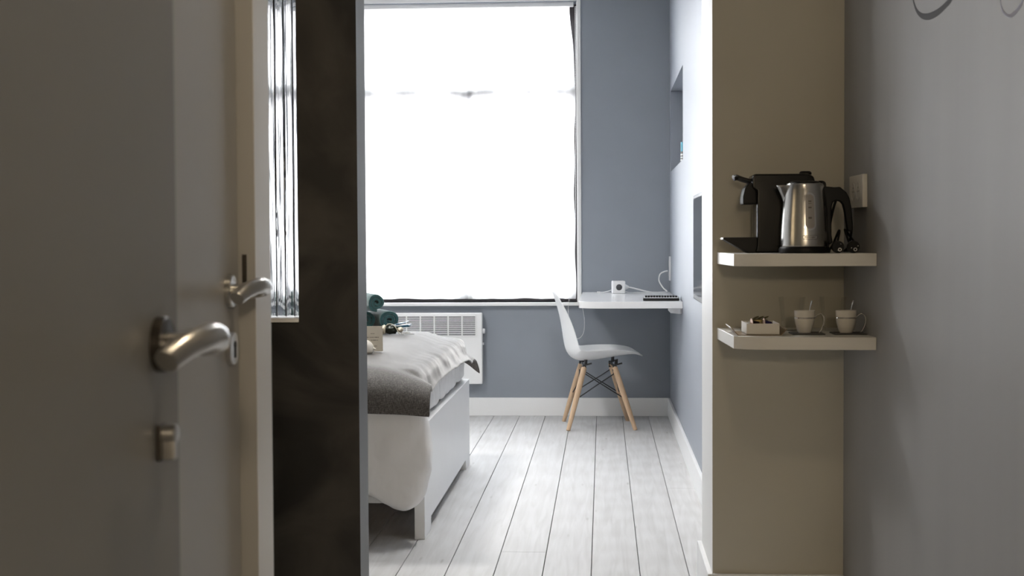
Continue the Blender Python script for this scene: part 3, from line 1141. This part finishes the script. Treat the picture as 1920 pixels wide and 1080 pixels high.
pc = thing('power_cube', 'white cube socket block with a round dark socket on the desk', 'power cube', (0.098, 9.02, DZ), radians(6))
MB().box(-0.04, 0.04, -0.04, 0.04, 0, 0.08, b=0.006, seg=3).build('body', M['plasticwhite'], pc)
m = MB()
m.lathe([(0, -0.0412), (0.0195, -0.0412), (0.0195, -0.039), (0, -0.039)], 28, (0, 0, 0.040), 'y')
m.build('socket', mat('dark_socket', (0.05, 0.052, 0.058), 0.5), pc)
m = MB()
for dx in (-0.008, 0.008):
    m.lathe([(0, -0.0418), (0.0026, -0.0418), (0.0026, -0.0405), (0, -0.0405)], 10, (dx, 0, 0.040), 'y')
m.build('contact_hole', M['black'], pc)
m = MB()
m.lathe([(0.018, 0.038), (0.018, 0.046), (0.010, 0.060), (0.007, 0.066), (0, 0.066)], 20, (0, 0, 0.040), 'x')
m.build('cable_boot', M['plasticwhite'], pc)
m = MB()
m.tube(spline([(0.060, 0.0, 0.040), (0.10, -0.003, 0.032), (0.17, -0.008, 0.014), (0.22, 0.01, 0.0055), (0.28, 0.03, 0.005), (0.318, 0.06, 0.008), (0.30, 0.10, 0.03), (0.277, 0.125, 0.075), (0.285, 0.14, 0.115), (0.312, 0.146, 0.132), (0.336, 0.146, 0.137)], 8), 0.0042, 8)
m.build('power_cord', M['plasticwhite'], pc)
m = MB()
m.tube(spline([(-0.115, 0.10, 0.0045), (-0.09, 0.09, 0.006), (-0.06, 0.06, 0.014), (-0.03, 0.045, 0.022), (0.03, 0.05, 0.016), (0.07, 0.06, 0.004), (0.12, 0.07, 0.0022), (0.2, 0.08, 0.0022), (0.26, 0.09, 0.0022)], 8), 0.0021, 8)
m.tube([(-0.135, 0.105, 0.0045), (-0.115, 0.10, 0.0045)], 0.0042, 8)
tag(m.build('charging_cable', M['plasticwhite']), 'thin white charging cable lying on the desk behind the cube socket', 'cable')
o = bpy.data.objects['charging_cable']
o.location = (0.098, 9.02, DZ)

ol = thing('wall_outlet', 'tall white outlet plate on the side wall above the desk corner', 'outlet', (XR, 9.20, 0.965))
MB().box(-0.010, 0, -0.04, 0.04, -0.078, 0.078, b=0.002).build('plate', M['plasticwhite'], ol)
for dz in (-0.036, 0.036):
    m = MB()
    m.lathe([(0.020, -0.0102), (0.022, -0.0118), (0.018, -0.0118), (0.017, -0.0105), (0, -0.0105)], 20, (0, 0, dz), 'x')
    m.build('socket', M['plasticwhite'], ol)

kb = thing('keyboard', 'small black and white keyboard near the front of the desk', 'keyboard', (0.327, 7.985, DZ), radians(-2))
m = MB()
m.prism([(-0.068, 0.0), (0.075, 0.0), (0.072, 0.020), (-0.066, 0.015), (-0.072, 0.008)], -0.102, 0.098, 'x', b=0.003)
m.build('case', M['black'], kb)
MB().box(-0.0985, 0.0945, -0.064, 0.068, 0.0150, 0.0185, b=0.001, seg=1, rot=Matrix.Rotation(radians(2), 3, 'X')).build('top_plate', M['plasticwhite'], kb)
m = MB()
for r_ in range(4):
    for q in range(12):
        x = -0.092 + q * 0.0152
        y = -0.032 + r_ * 0.0235
        z = 0.0172 + (y + 0.064) * 0.035
        m.box(x, x + 0.0126, y, y + 0.019, z - 0.001, z + 0.0048, b=0.001, seg=1)
m.build('keys', M['black'], kb)

# chair
ch = thing('shell_chair', 'white moulded shell chair on four pale wooden legs with black cross wires', 'chair', (-0.036, 8.80, 0), radians(5))
prof = spline([(0.268, 0, 0.441), (0.248, 0, 0.448), (0.215, 0, 0.452), (0.15, 0, 0.445), (0.06, 0, 0.430), (-0.03, 0, 0.416), (-0.10, 0, 0.412), (-0.155, 0, 0.428),
               (-0.188, 0, 0.468), (-0.204, 0, 0.53), (-0.214, 0, 0.60), (-0.226, 0, 0.67), (-0.243, 0, 0.74), (-0.262, 0, 0.80), (-0.277, 0, 0.835)], 6)
NP = len(prof) - 1
wid = spline([(0.120, 0, 0), (0.195, 0, 0), (0.218, 0, 0), (0.228, 0, 0), (0.232, 0, 0), (0.232, 0, 0), (0.230, 0, 0), (0.226, 0, 0), (0.220, 0, 0), (0.213, 0, 0), (0.205, 0, 0), (0.196, 0, 0),
              (0.183, 0, 0), (0.155, 0, 0), (0.085, 0, 0)], 6)


def shell(u, v):
    k = min(NP, int(round(v * NP)))
    p = prof[k]
    W = wid[k].x
    s = (u - 0.5) * 2
    t = v
    a = prof[max(0, k - 1)]
    c = prof[min(NP, k + 1)]
    d = (c - a).normalized()
    nrm = Vector((-d.z, 0, d.x))
    if nrm.z < 0 and nrm.x < 0:
        nrm = -nrm
    # normal points up on the seat and forward on the back
    nrm = Vector((d.z, 0, -d.x))
    lift = (0.002 + 0.070 * sstep(0.02, 0.38, t)) * (1 - 0.85 * sstep(0.60, 1.0, t))
    q = p + nrm * (lift * abs(s) ** 2.6)
    return (q.x, s * W * (1 - 0.03 * abs(s) ** 4), q.z)


sh = MB().grid(shell, 28, NP).build('seat_shell', M['shell'], ch, angle=180)
mod(sh, 'SOLIDIFY', thickness=0.007, offset=0)
mod(sh, 'SUBSURF', levels=1, render_levels=1)
LT = [(-0.088, -0.130), (0.092, -0.130), (-0.088, 0.130), (0.092, 0.130)]
LB = [(-0.196, -0.222), (0.212, -0.222), (-0.196, 0.222), (0.212, 0.222)]


def legpt(i, z):
    t = 1 - z / 0.385
    return Vector((LT[i][0] + (LB[i][0] - LT[i][0]) * t, LT[i][1] + (LB[i][1] - LT[i][1]) * t, z))


for i in range(4):
    m = MB()
    pts = [legpt(i, z) for z in (0.0, 0.003, 0.10, 0.22, 0.32, 0.372, 0.378)]
    m.tube(pts, [0.011, 0.0125, 0.0150, 0.0175, 0.0175, 0.0165, 0.013], 20)
    m.build('leg', M['beech'], ch)
for sx in (0, 1):
    m = MB()
    a, c = LT[sx], LT[sx + 2]
    m.tube([(a[0], a[1] + 0.01, 0.383), (c[0], c[1] - 0.01, 0.383)], 0.007, 10)
    for (i, pz) in ((sx, -1), (sx + 2, 1)):
        p = legpt(i, 0.375)
        m.box(p.x - 0.012, p.x + 0.012, p.y - 0.012, p.y + 0.012, 0.352, 0.392, b=0.003)
        m.tube([p + Vector((0.0, 0, 0.012)), p + Vector((0.030, 0, 0.020)), p + Vector((0.046, 0, 0.024))], 0.005, 8)
        m.tube([p + Vector((0.010, -0.02 * pz, 0.012)), p + Vector((0.012, -0.02 * pz, 0.045))], 0.010, 10)
    m.build('mounting_bracket', M['blackmatt'], ch)


def wire(i, j, zi, zj):
    a, c = legpt(i, zi), legpt(j, zj)
    mid = (a + c) / 2
    inw = Vector((0.0 - mid.x, 0 - mid.y, 0)) * 0.05
    m = MB()
    m.tube([a, mid + inw, c], 0.0036, 8)
    for p in (a, c):
        m.ball(p, 0.008, sub=2)
    return m.build('cross_wire', M['blackmatt'], ch)


wire(0, 1, 0.345, 0.185)
wire(1, 0, 0.345, 0.185)
wire(2, 3, 0.345, 0.185)
wire(3, 2, 0.345, 0.185)
wire(0, 2, 0.345, 0.185)
wire(2, 0, 0.345, 0.185)
wire(1, 3, 0.345, 0.185)
wire(3, 1, 0.345, 0.185)

# ------------------------------------------------------------------ television, niche bottles
tv = thing('television', 'thin black flat television mounted on the side wall behind the white edge', 'television', (XR, 5.82, 1.117))
MB().box(-0.045, -0.012, -0.37, 0.37, -0.222, 0.222, b=0.004).build('case', M['blackgloss'], tv)
MB().box(-0.0462, -0.0445, -0.352, 0.352, -0.200, 0.207).build('screen', M['screen'], tv)
MB().box(-0.0125, 0, -0.10, 0.10, -0.10, 0.10).build('wall_mount', M['blackmatt'], tv)

bt = [(0.482, 8.45, 'blue', 'blue capped bottle with striped pale bands standing in the wall niche'), (0.520, 8.32, 'pale', 'second bottle in the wall niche, mostly hidden behind the niche edge')]
for (x, y, kind, lab) in bt:
    o = thing('niche_bottle', lab, 'bottle', (x, y, NZ0), 0, 'bottles in the wall niche')
    MB().lathe([(0, 0), (0.021, 0), (0.022, 0.003), (0.022, 0.080), (0.020, 0.084), (0, 0.084)], 28).build('body', M['bottle'], o)
    for z in (0.012, 0.028, 0.044, 0.060):
        m = MB()
        m.lathe([(0.0222, z), (0.0227, z + 0.001), (0.0227, z + 0.009), (0.0222, z + 0.010)], 28, caps=False)
        m.build('pale_band', M['plasticwhite'], o)
    MB().lathe([(0.0215, 0.084), (0.0218, 0.088), (0.0215, 0.136), (0.019, 0.140), (0, 0.140)], 28).build('cap', M['teal'] if kind == 'blue' else M['plasticwhite'], o)

# ------------------------------------------------------------------ corner shelves
UZ, LZ = 1.110, 0.879
for (z, lab) in ((UZ, 'upper white corner shelf carrying the kettle and coffee machine'), (LZ, 'lower white corner shelf carrying cups and glasses')):
    fy = 3.955
    pts = [(0.350, YN - 0.0005), (0.366, 4.012)]
    for i in range(9):
        t = i / 8
        pts.append((0.366 + 0.11 * t, 4.012 - 0.050 * (1 - (1 - t) ** 2)))
    pts += [(wr(3.955) - 0.0005, fy), (wr(4.4) - 0.0005, YN - 0.0005)]
    o = MB().prism(pts, z - 0.035, z, 'z', b=0.0012).build('corner_shelf', M['shelf'], angle=30)
    tag(o, lab, 'shelf', 'white corner shelves')

# coffee machine seen from its side
cm = thing('coffee_machine', 'black pod coffee machine behind the steel kettle on the upper shelf', 'coffee machine', (0.500, 4.235, UZ))
m = MB()
m.prism([(-0.058, 0.0), (0.118, 0.0), (0.118, 0.20), (0.112, 0.222), (0.095, 0.230), (-0.060, 0.230), (-0.066, 0.222), (-0.066, 0.19), (-0.052, 0.18), (-0.052, 0.02)], -0.055, 0.055, 'y', b=0.006, seg=2)
m.build('body', M['blackgloss'], cm)
m = MB()
m.prism([(-0.052, 0.212), (-0.072, 0.205), (-0.086, 0.190), (-0.092, 0.165), (-0.092, 0.142), (-0.050, 0.142)], -0.045, 0.045, 'y', b=0.005)
m.build('brew_head', M['black'], cm)
m = MB()
m.tube(spline([(-0.015, 0.0, 0.205), (-0.055, 0.0, 0.208), (-0.085, 0.0, 0.215), (-0.105, 0.0, 0.222), (-0.116, 0.0, 0.220)], 6), [0.010] * 18 + [0.011] * 6 + [0.006], 14, flat=(0.8, 3.2))
m.build('lever', M['black'], cm)
m = MB()
m.prism([(-0.048, 0.0), (-0.075, 0.0), (-0.095, 0.010), (-0.148, 0.040), (-0.148, 0.046), (-0.048, 0.046)], -0.048, 0.048, 'y', b=0.002)
m.build('drip_tray', M['black'], cm)
MB().box(-0.1490, -0.1475, -0.045, 0.045, 0.0395, 0.0455, b=0.0005, seg=1).build('tray_trim', M['chrome'], cm)
m = MB()
m.lathe([(0.018, 0.0), (0.018, 0.006), (0.014, 0.010), (0, 0.010)], 24, (0.095, 0.0, 0.229))
m.build('tank_knob', M['black'], cm)
m = MB()
m.prism([(0.118, 0.03), (0.150, 0.03), (0.150, 0.21), (0.118, 0.21)], -0.05, 0.05, 'y', b=0.012, seg=3)
m.build('water_tank', clearglass('smoky_tank', tint=(0.35, 0.35, 0.36)), cm)

# kettle
kt = thing('kettle', 'brushed steel electric kettle with black handle on the upper shelf', 'kettle', (0.572, 4.085, UZ))
MB().lathe([(0, 0), (0.070, 0), (0.072, 0.003), (0.072, 0.012), (0.068, 0.018), (0, 0.018)], 48).build('base', M['black'], kt)
kp = [(0.0, 0.0185), (0.0655, 0.0185), (0.0668, 0.022), (0.0665, 0.045), (0.0650, 0.075), (0.0625, 0.110), (0.0595, 0.145), (0.0555, 0.178), (0.0530, 0.192), (0.0505, 0.1965), (0.044, 0.198)]
MB().lathe(kp, 64).build('body', M['brushed'], kt)
MB().lathe([(0.044, 0.196), (0.043, 0.201), (0.036, 0.204), (0, 0.2045)], 40).build('lid', M['black'], kt)


def kr(z):
    for (r0, z0), (r1, z1) in zip(kp[1:], kp[2:]):
        if z0 <= z <= z1:
            return r0 + (r1 - r0) * (z - z0) / max(1e-6, z1 - z0)
    return kp[-1][0]


def onk(a, z, e):
    """point on the kettle wall: arc length a from the front, height z, e proud"""
    r = kr(z)
    an = a / 0.062
    return ((r + e) * sin(an), -(r + e) * cos(an), z)


def patch(m, a0, a1, z0, z1, e, rnd=0.0, n=12):
    def fn(u, v):
        z = z0 + v * (z1 - z0)
        aa, bb = a0, a1
        if rnd:
            d = min(z - z0, z1 - z)
            if d < rnd:
                ins = rnd - math.sqrt(max(0, rnd * rnd - (rnd - d) ** 2))
                aa, bb = a0 + ins, a1 - ins
        return onk(aa + u * (bb - aa), z, e)
    return m.grid(fn, 8, n)


# pouring spout
def spout(u, v):
    z = 0.140 + 0.052 * v
    ext = 0.028 * (v ** 1.3)
    hw = 0.55 * (0.25 + 0.75 * v)
    an = -pi / 2 - 0.05 + (u - 0.5) * 2 * hw
    r = kr(z) - 0.002 + ext * (cos((u - 0.5) * pi) ** 1.2 if abs(u - 0.5) < 0.499 else 0)
    return (r * sin(an), -r * cos(an), z)


o = MB().grid(spout, 20, 14).build('spout', M['brushed'], kt, angle=60)
mod(o, 'SOLIDIFY', thickness=0.0015, offset=0)
ga = 0.006
patch(MB(), ga - 0.0165, ga + 0.0165, 0.064, 0.170, 0.0010, 0.0160, 60).build('gauge_rim', M['chrome'], kt)
patch(MB(), ga - 0.0125, ga + 0.0125, 0.069, 0.165, 0.0016, 0.0120, 60).build('water_gauge', M['window_strip'], kt)
for (z, h) in ((0.1455, 0.0035), (0.1395, 0.0015), (0.128, 0.004), (0.099, 0.005)):
    patch(MB(), ga - 0.0045, ga + 0.0045, z - h / 2, z + h / 2, 0.0021, 0, 2).build('level_mark', M['ink'], kt)
patch(MB(), ga - 0.019, ga + 0.019, 0.0395, 0.0505, 0.0008, 0.002, 10).build('badge_rim', M['ink'], kt)
patch(MB(), ga - 0.0178, ga + 0.0178, 0.0407, 0.0493, 0.0013, 0.0015, 10).build('badge', M['steel'], kt)
m = MB()
random.seed(5)
x = -0.0145
while x < 0.0135:                               # tiny illegible capitals
    wl = 0.0024
    patch(m, ga + x, ga + x + 0.0007, 0.0425, 0.0475, 0.0017, 0, 2)
    if random.random() < 0.7:
        patch(m, ga + x + 0.0017, ga + x + wl, 0.0425, 0.0475, 0.0017, 0, 2)
    patch(m, ga + x, ga + x + wl, random.choice((0.0425, 0.0466, 0.0446)), 0.0475, 0.0017, 0, 2)
    x += 0.0037
m.build('badge_letters', M['ink'], kt)
# handle in the x-z plane on the right
hp = [(0.047, 0.190), (0.062, 0.188), (0.082, 0.186), (0.098, 0.187), (0.103, 0.182), (0.115, 0.172), (0.124, 0.155), (0.129, 0.130), (0.132, 0.100), (0.134, 0.072), (0.133, 0.062),
      (0.124, 0.060), (0.118, 0.066), (0.114, 0.090), (0.110, 0.120), (0.105, 0.138), (0.098, 0.146), (0.086, 0.148), (0.078, 0.144), (0.0745, 0.132), (0.0735, 0.100), (0.074, 0.050), (0.078, 0.030), (0.066, 0.022), (0.062, 0.05),
      (0.060, 0.110), (0.055, 0.160)]
MB().prism(hp, -0.013, 0.013, 'y', b=0.004, seg=3).build('handle', M['black'], kt)

# plugs and their flex behind the kettle
for (x, y, flip, lab, cord) in (
        (0.660, 4.055, 0.3, 'left black power plug lying by the kettle base', [(0.0, 0.030, 0.016), (0.008, 0.05, 0.034), (0.014, 0.06, 0.056), (0.016, 0.075, 0.064), (0.010, 0.09, 0.046), (0.000, 0.095, 0.020), (-0.010, 0.098, 0.006), (-0.01, 0.10, 0.005), (-0.06, 0.11, 0.005)]),
        (0.708, 4.085, -0.5, 'right black power plug lying by the grey wall under the socket', [(0.0, 0.030, 0.016), (-0.004, 0.04, 0.028), (-0.014, 0.045, 0.060), (-0.012, 0.06, 0.066), (0.004, 0.07, 0.046), (0.018, 0.085, 0.030), (0.024, 0.11, 0.012), (0.018, 0.16, 0.006), (0.0, 0.21, 0.005)])):
    pg = thing('power_plug', lab, 'plug', (x, y, UZ), 0, 'plugs on the upper shelf')
    m = MB()
    m.lathe([(0, -0.012), (0.0165, -0.012), (0.0172, -0.010), (0.0172, 0.006), (0.012, 0.020), (0.006, 0.032), (0, 0.032)], 28, (0, 0, 0.0175), 'y')
    m.build('plug_body', M['black'], pg)
    m = MB()
    for s in (-1, 1):
        px, pz = 0.0095 * s * cos(flip + 0.8), 0.0095 * s * sin(flip + 0.8)
        m.lathe([(0, -0.030), (0.0016, -0.029), (0.0022, -0.026), (0.0022, -0.012)], 10, (px, 0, 0.0175 + pz), 'y')
    m.build('pin', M['chrome'], pg)
    m = MB()
    m.lathe([(0.0030, -0.0125), (0.0052, -0.0125), (0.0052, -0.0145), (0.0030, -0.0145), (0.0030, -0.0125)], 12, (0.004, 0, 0.010), 'y', caps=False)
    m.build('earth_ring', M['steel'], pg)
    MB().tube(spline(cord, 8), 0.0033, 8).build('flex', M['black'], pg)
m = MB()
m.tube(spline([(0.702, 4.205, UZ + 0.004), (0.715, 4.20, UZ + 0.02), (0.722, 4.19, UZ + 0.075), (0.712, 4.18, UZ + 0.125), (0.690, 4.165, UZ + 0.160), (0.672, 4.16, UZ + 0.150), (0.658, 4.17, UZ + 0.09), (0.655, 4.20, UZ + 0.02), (0.64, 4.23, UZ + 0.004)], 10), 0.0036, 8)
tag(m.build('looped_cord', M['black']), 'black cord looping up behind the kettle handle', 'cord')

# double socket on the corridor wall
ds = thing('double_socket', 'cream double wall socket above the upper shelf', 'outlet', (wr(4.165), 4.165, 1.286), math.atan(0.034))
MB().box(-0.014, 0.0, -0.090, 0.090, -0.047, 0.047, b=0.002).build('plate', M['porcelain'], ds)
for y in (-0.034, 0.034):
    m = MB()
    m.lathe([(0.026, -0.0145), (0.027, -0.016), (0.0235, -0.016), (0.0215, -0.0150), (0.020, -0.0143), (0, -0.0143)], 32, (0, y, 0), 'x')
    s = m.build('socket', M['porcelain'], ds)
    m = MB()
    for (dy, dz) in ((-0.0095, 0.0), (0.0095, 0.0), (0, 0.011)):
        m.lathe([(0, -0.0149), (0.0027, -0.0149), (0.0027, -0.0143), (0, -0.0143)], 12, (0, y + dy, dz), 'x')
    m.build('contact_hole', M['ink'], s)

# lettering on the corridor wall: only the lower loops reach into view
def onwall(y, z, e):
    return (wr(y) - e, y, z)


dc = thing('wall_lettering', 'large grey script lettering on the right wall, only its lower loops showing', 'wall lettering', (0, 0, 0))


def stroke(pts, name, material):
    P = spline([(p[0], p[1], p[2]) for p in pts], 10)
    t = bmesh.new()
    prev = None
    for i, p in enumerate(P):
        a, c = P[max(0, i - 1)], P[min(len(P) - 1, i + 1)]
        d = Vector((c.x - a.x, c.y - a.y))
        d.normalize()
        n_ = Vector((-d.y, d.x)) * p.z
        pr = [t.verts.new(onwall(p.x + s * n_.x, p.y + s * n_.y, e)) for (s, e) in ((1, -0.0002), (1, 0.0006), (-1, 0.0006), (-1, -0.0002))]
        if prev:
            for k in range(4):
                t.faces.new((prev[k], prev[(k + 1) % 4], pr[(k + 1) % 4], pr[k]))
        else:
            t.faces.new(pr)
        prev = pr
    t.faces.new(prev[::-1])
    m = MB()
    m._merge(t)
    return m.build(name, material, dc, smooth=False)


stroke([(3.60, 1.83, 0.002), (3.585, 1.76, 0.0025), (3.55, 1.714, 0.004), (3.50, 1.688, 0.006), (3.43, 1.673, 0.008), (3.35, 1.6695, 0.008), (3.28, 1.675, 0.007), (3.23, 1.684, 0.007), (3.17, 1.72, 0.008), (3.14, 1.80, 0.007), (3.20, 1.88, 0.004)], 'left_loop', M['decalgrey'])
stroke([(2.90, 1.72, 0.002), (2.886, 1.625, 0.002), (2.877, 1.603, 0.0025), (2.857, 1.589, 0.003), (2.831, 1.581, 0.0035), (2.805, 1.580, 0.004), (2.777, 1.586, 0.004), (2.752, 1.597, 0.0035), (2.70, 1.65, 0.003), (2.68, 1.74, 0.003)], 'right_loop', M['decalpale'])

# ------------------------------------------------------------------ lower shelf
ty = thing('snack_tray', 'gold brown card tray with turned up sides at the left of the lower shelf', 'tray', (0.432, 4.115, LZ))
m = MB()
m.prism([(-0.052, 0.0), (0.068, 0.0), (0.084, 0.018), (0.0825, 0.019), (0.067, 0.0022), (-0.051, 0.0022), (-0.070, 0.0215), (-0.0715, 0.0205)], -0.085, 0.085, 'y', b=0.0004, seg=1)
m.build('tray_body', M['traybrown'], ty)
m = MB()
m.prism([(-0.0535, 0.0035), (-0.0525, 0.0028), (-0.0722, 0.0238), (-0.0732, 0.0230)], -0.084, 0.084, 'y')
m.build('pale_side', M['paper'], ty)
bx = thing('sachet_box', 'white open box holding sachets and coffee pods on the brown tray', 'box', (0.450, 4.112, LZ + 0.0024))
m = MB()
for (x0, x1, y0, y1) in ((-0.046, 0.046, -0.075, -0.0735), (-0.046, 0.046, 0.0735, 0.075), (-0.046, -0.0445, -0.0735, 0.0735), (0.0445, 0.046, -0.0735, 0.0735)):
    m.box(x0, x1, y0, y1, 0, 0.031, b=0.0004, seg=1)
m.box(-0.046, 0.046, -0.075, 0.075, 0, 0.0015)
m.build('box_walls', M['paper'], bx)


def make_pod(label, material, loc, ry):
    o = thing('coffee_pod', label, 'coffee pod', loc, ry, 'coffee pods in the white box')
    m = MB()
    m.lathe([(0.0, 0.024), (0.004, 0.0235), (0.008, 0.021), (0.0125, 0.004), (0.0135, 0.001), (0.0135, 0.0)], 24, (0, 0, 0), 'x')
    m.build('cup', material, o)
    m = MB()
    m.lathe([(0, -0.0012), (0.0175, -0.0012), (0.018, -0.0004), (0.0175, 0.0006), (0, 0.0006)], 24, (0, 0, 0), 'x')
    m.build('rim', M['copper'], o)
    return o


PZ = LZ + 0.0024 + 0.0015 + 0.0255
make_pod('dark coffee pod with copper rim, left of two in the white box', M['foilb'], (0.421, 4.062, PZ), 0.15)
make_pod('purple coffee pod with copper rim, right of two in the white box', M['foilp'], (0.456, 4.062, PZ), 0.1)
for (x, lab) in ((-0.036, 'white sachet stick at the left edge of the white box'), (-0.026, 'white sachet stick leaning beside the dark coffee pod')):
    m = MB()
    m.box(-0.0035, 0.0035, -0.060, 0.060, 0, 0.027, b=0.001)
    m.box(-0.004, 0.004, -0.066, -0.060, 0.002, 0.027, b=0.0005, seg=1)
    o = tag(m.build('sachet', M['paper']), lab, 'sachet', 'sachets in the white box')
    o.location = (0.450 + x, 4.115, LZ + 0.0041)
    o.rotation_euler = (0, 0, 0)
m = MB()
for k in range(3):
    m.tube(spline([(-0.022 + k * 0.014, 0.0, 0.004), (-0.014 + k * 0.014, 0.006, 0.009), (-0.002 + k * 0.014, 0.01, 0.014)], 5), [0.003, 0.0035, 0.004, 0.0045, 0.0048, 0.005, 0.005, 0.0045, 0.004, 0.003, 0.001], 8, flat=(0.4, 1.3))
m.box(-0.026, 0.022, -0.012, 0.030, -0.030, 0.006, b=0.004)
tag(m.build('foil_packet', M['gold']), 'small gold foil packet with crimped top at the back of the white box', 'packet').location = (0.452, 4.135, LZ + 0.0041 + 0.0305)

# cups on square coasters
cups = [(0.5745, 4.10, 'left', 'white porcelain espresso cup with silver band on the left coaster'),
        (0.6915, 4.10, 'right', 'white porcelain espresso cup with silver band on the right coaster by the wall')]
src = None
for (x, y, side, lab) in cups:
    o = MB().box(-0.046, 0.046, -0.046, 0.046, 0, 0.004, b=0.001).build('coaster', M['coaster'])
    o.location = (x + 0.006, y, LZ)
    tag(o, 'dark square coaster under the %s espresso cup' % side, 'coaster', 'coasters on the lower shelf')
    if src is None:
        c = thing('espresso_cup', lab, 'cup', (x, y, LZ + 0.004), radians(-10), 'espresso cups on the lower shelf')
        prof_ = [(0.0, 0.003), (0.013, 0.003), (0.0175, 0.0), (0.0195, 0.003), (0.0225, 0.012), (0.0265, 0.026), (0.0285, 0.040), (0.0295, 0.062), (0.0290, 0.0632), (0.0275, 0.062), (0.0265, 0.040), (0.0245, 0.027), (0.019, 0.010), (0.0, 0.007)]
        MB().lathe(prof_, 48).build('bowl', M['porcelain'], c)
        m = MB()
        m.lathe([(0.0288, 0.0408), (0.0297, 0.0415), (0.0297, 0.0438), (0.0289, 0.0445)], 48, caps=False)
        m.build('silver_band', M['chrome'], c)
        m = MB()
        m.tube(spline([(0.0285, 0, 0.043), (0.035, 0, 0.050), (0.043, 0, 0.054), (0.051, 0, 0.050), (0.0545, 0, 0.038), (0.052, 0, 0.022), (0.046, 0, 0.008), (0.041, 0, 0.001)], 8), 0.0026, 10, flat=(0.8, 1.5))
        m.build('handle', M['chrome'], c)
        src = c
    else:
        dup(src, (x, y, LZ + 0.004), radians(-8), lab)
    sp = MB()
    sp.tube(spline([(0.004, 0.004, 0.011), (0.010, 0.006, 0.04), (0.016, 0.010, 0.066), (0.021, 0.012, 0.085), (0.023, 0.012, 0.090)], 6), [0.0016] * 14 + [0.0022, 0.003, 0.0036, 0.004, 0.0042, 0.0042, 0.0042, 0.004, 0.0036, 0.0028, 0.0014], 8, flat=(0.6, 1.5))
    sp.ball((0.003, 0.003, 0.012), 0.006, 1.0, 0.6, 0.35, sub=2)
    o = tag(sp.build('teaspoon', M['steel']), 'small steel spoon standing in the %s espresso cup' % side, 'spoon', 'spoons in the cups')
    o.location = (x, y, LZ + 0.005)

gl0 = None
for (x, y, lab) in ((0.560, 4.262, 'clear glass tumbler behind the left espresso cup'), (0.680, 4.262, 'clear glass tumbler behind the right espresso cup')):
    m = MB()
    m.lathe([(0.0, 0.0), (0.027, 0.0), (0.030, 0.003), (0.0335, 0.035), (0.0405, 0.098), (0.0405, 0.0995), (0.0388, 0.0995), (0.0320, 0.036), (0.0275, 0.012), (0.0, 0.010)], 12)
    o = tag(m.build('glass_tumbler', M['glass'], angle=20), lab, 'glass', 'tumblers on the lower shelf')
    o.location = (x, y, LZ)

# ------------------------------------------------------------------ lamps outside the picture that light the corridor, plus added bedroom fill
def ceiling_lamp_or_fill(x, y, r, lab, mt='warm'):
    cl = thing('ceiling_lamp_or_fill', lab, 'ceiling lamp', (x, y, ZC))
    MB().lathe([(0, 0), (r + 0.02, 0), (r + 0.02, -0.05), (r, -0.055), (r, -0.02), (0, -0.02)], 40).build('housing', M['lampbody'], cl)
    MB().lathe([(0, -0.045), (r * 0.98, -0.042), (r * 0.98, -0.024), (0, -0.024)], 40).build('diffuser', M[mt], cl)


ceiling_lamp_or_fill(0.10, 1.55, 0.16, 'round warm ceiling lamp in the corridor above the doors')
ceiling_lamp_or_fill(-1.60, 6.40, 0.28, 'large round white fill light added above the bed', 'filldisc')  # unseen fill light added to brighten the bedroom
ceiling_lamp_or_fill(-0.12, 5.75, 0.22, 'round white fill light added between bed and side wall', 'filldisc')  # second unseen fill, added for the footboard side
hl = thing('wall_lamp', 'round warm wall lamp in the hall behind the open doorway', 'lamp', (0.28, -1.80, 1.72))
MB().lathe([(0, 0), (0.10, 0), (0.10, 0.02), (0, 0.02)], 32, (0, 0, 0), 'y').build('backplate', M['lampbody'], hl)
MB().ball((0, 0.13, 0), 0.11, sub=3).build('globe', M['warmhall'], hl)
for (y, z, lab) in ((3.30, 1.45, 'vertical mirror tube lamp in the side passage, nearer the dark wall'), (2.95, 1.45, 'vertical mirror tube lamp in the side passage, farther from the dark wall')):
    tb = thing('mirror_lamp', lab, 'lamp', (-1.75, y, 1.05), 0, 'mirror lamps')
    MB().box(-0.03, 0.0, -0.03, 0.03, 0, 0.80, b=0.004).build('backplate', M['lampbody'], tb)
    MB().lathe([(0, 0.03), (0.022, 0.03), (0.022, 0.77), (0, 0.77)], 20, (0.03, 0, 0)).build('tube', M['warmtube'], tb)
struct(MB().box(-1.90, -1.782, 2.34, PY0, -0.02, ZC).build('wall_mirror', M['doorpaint2'], smooth=False))
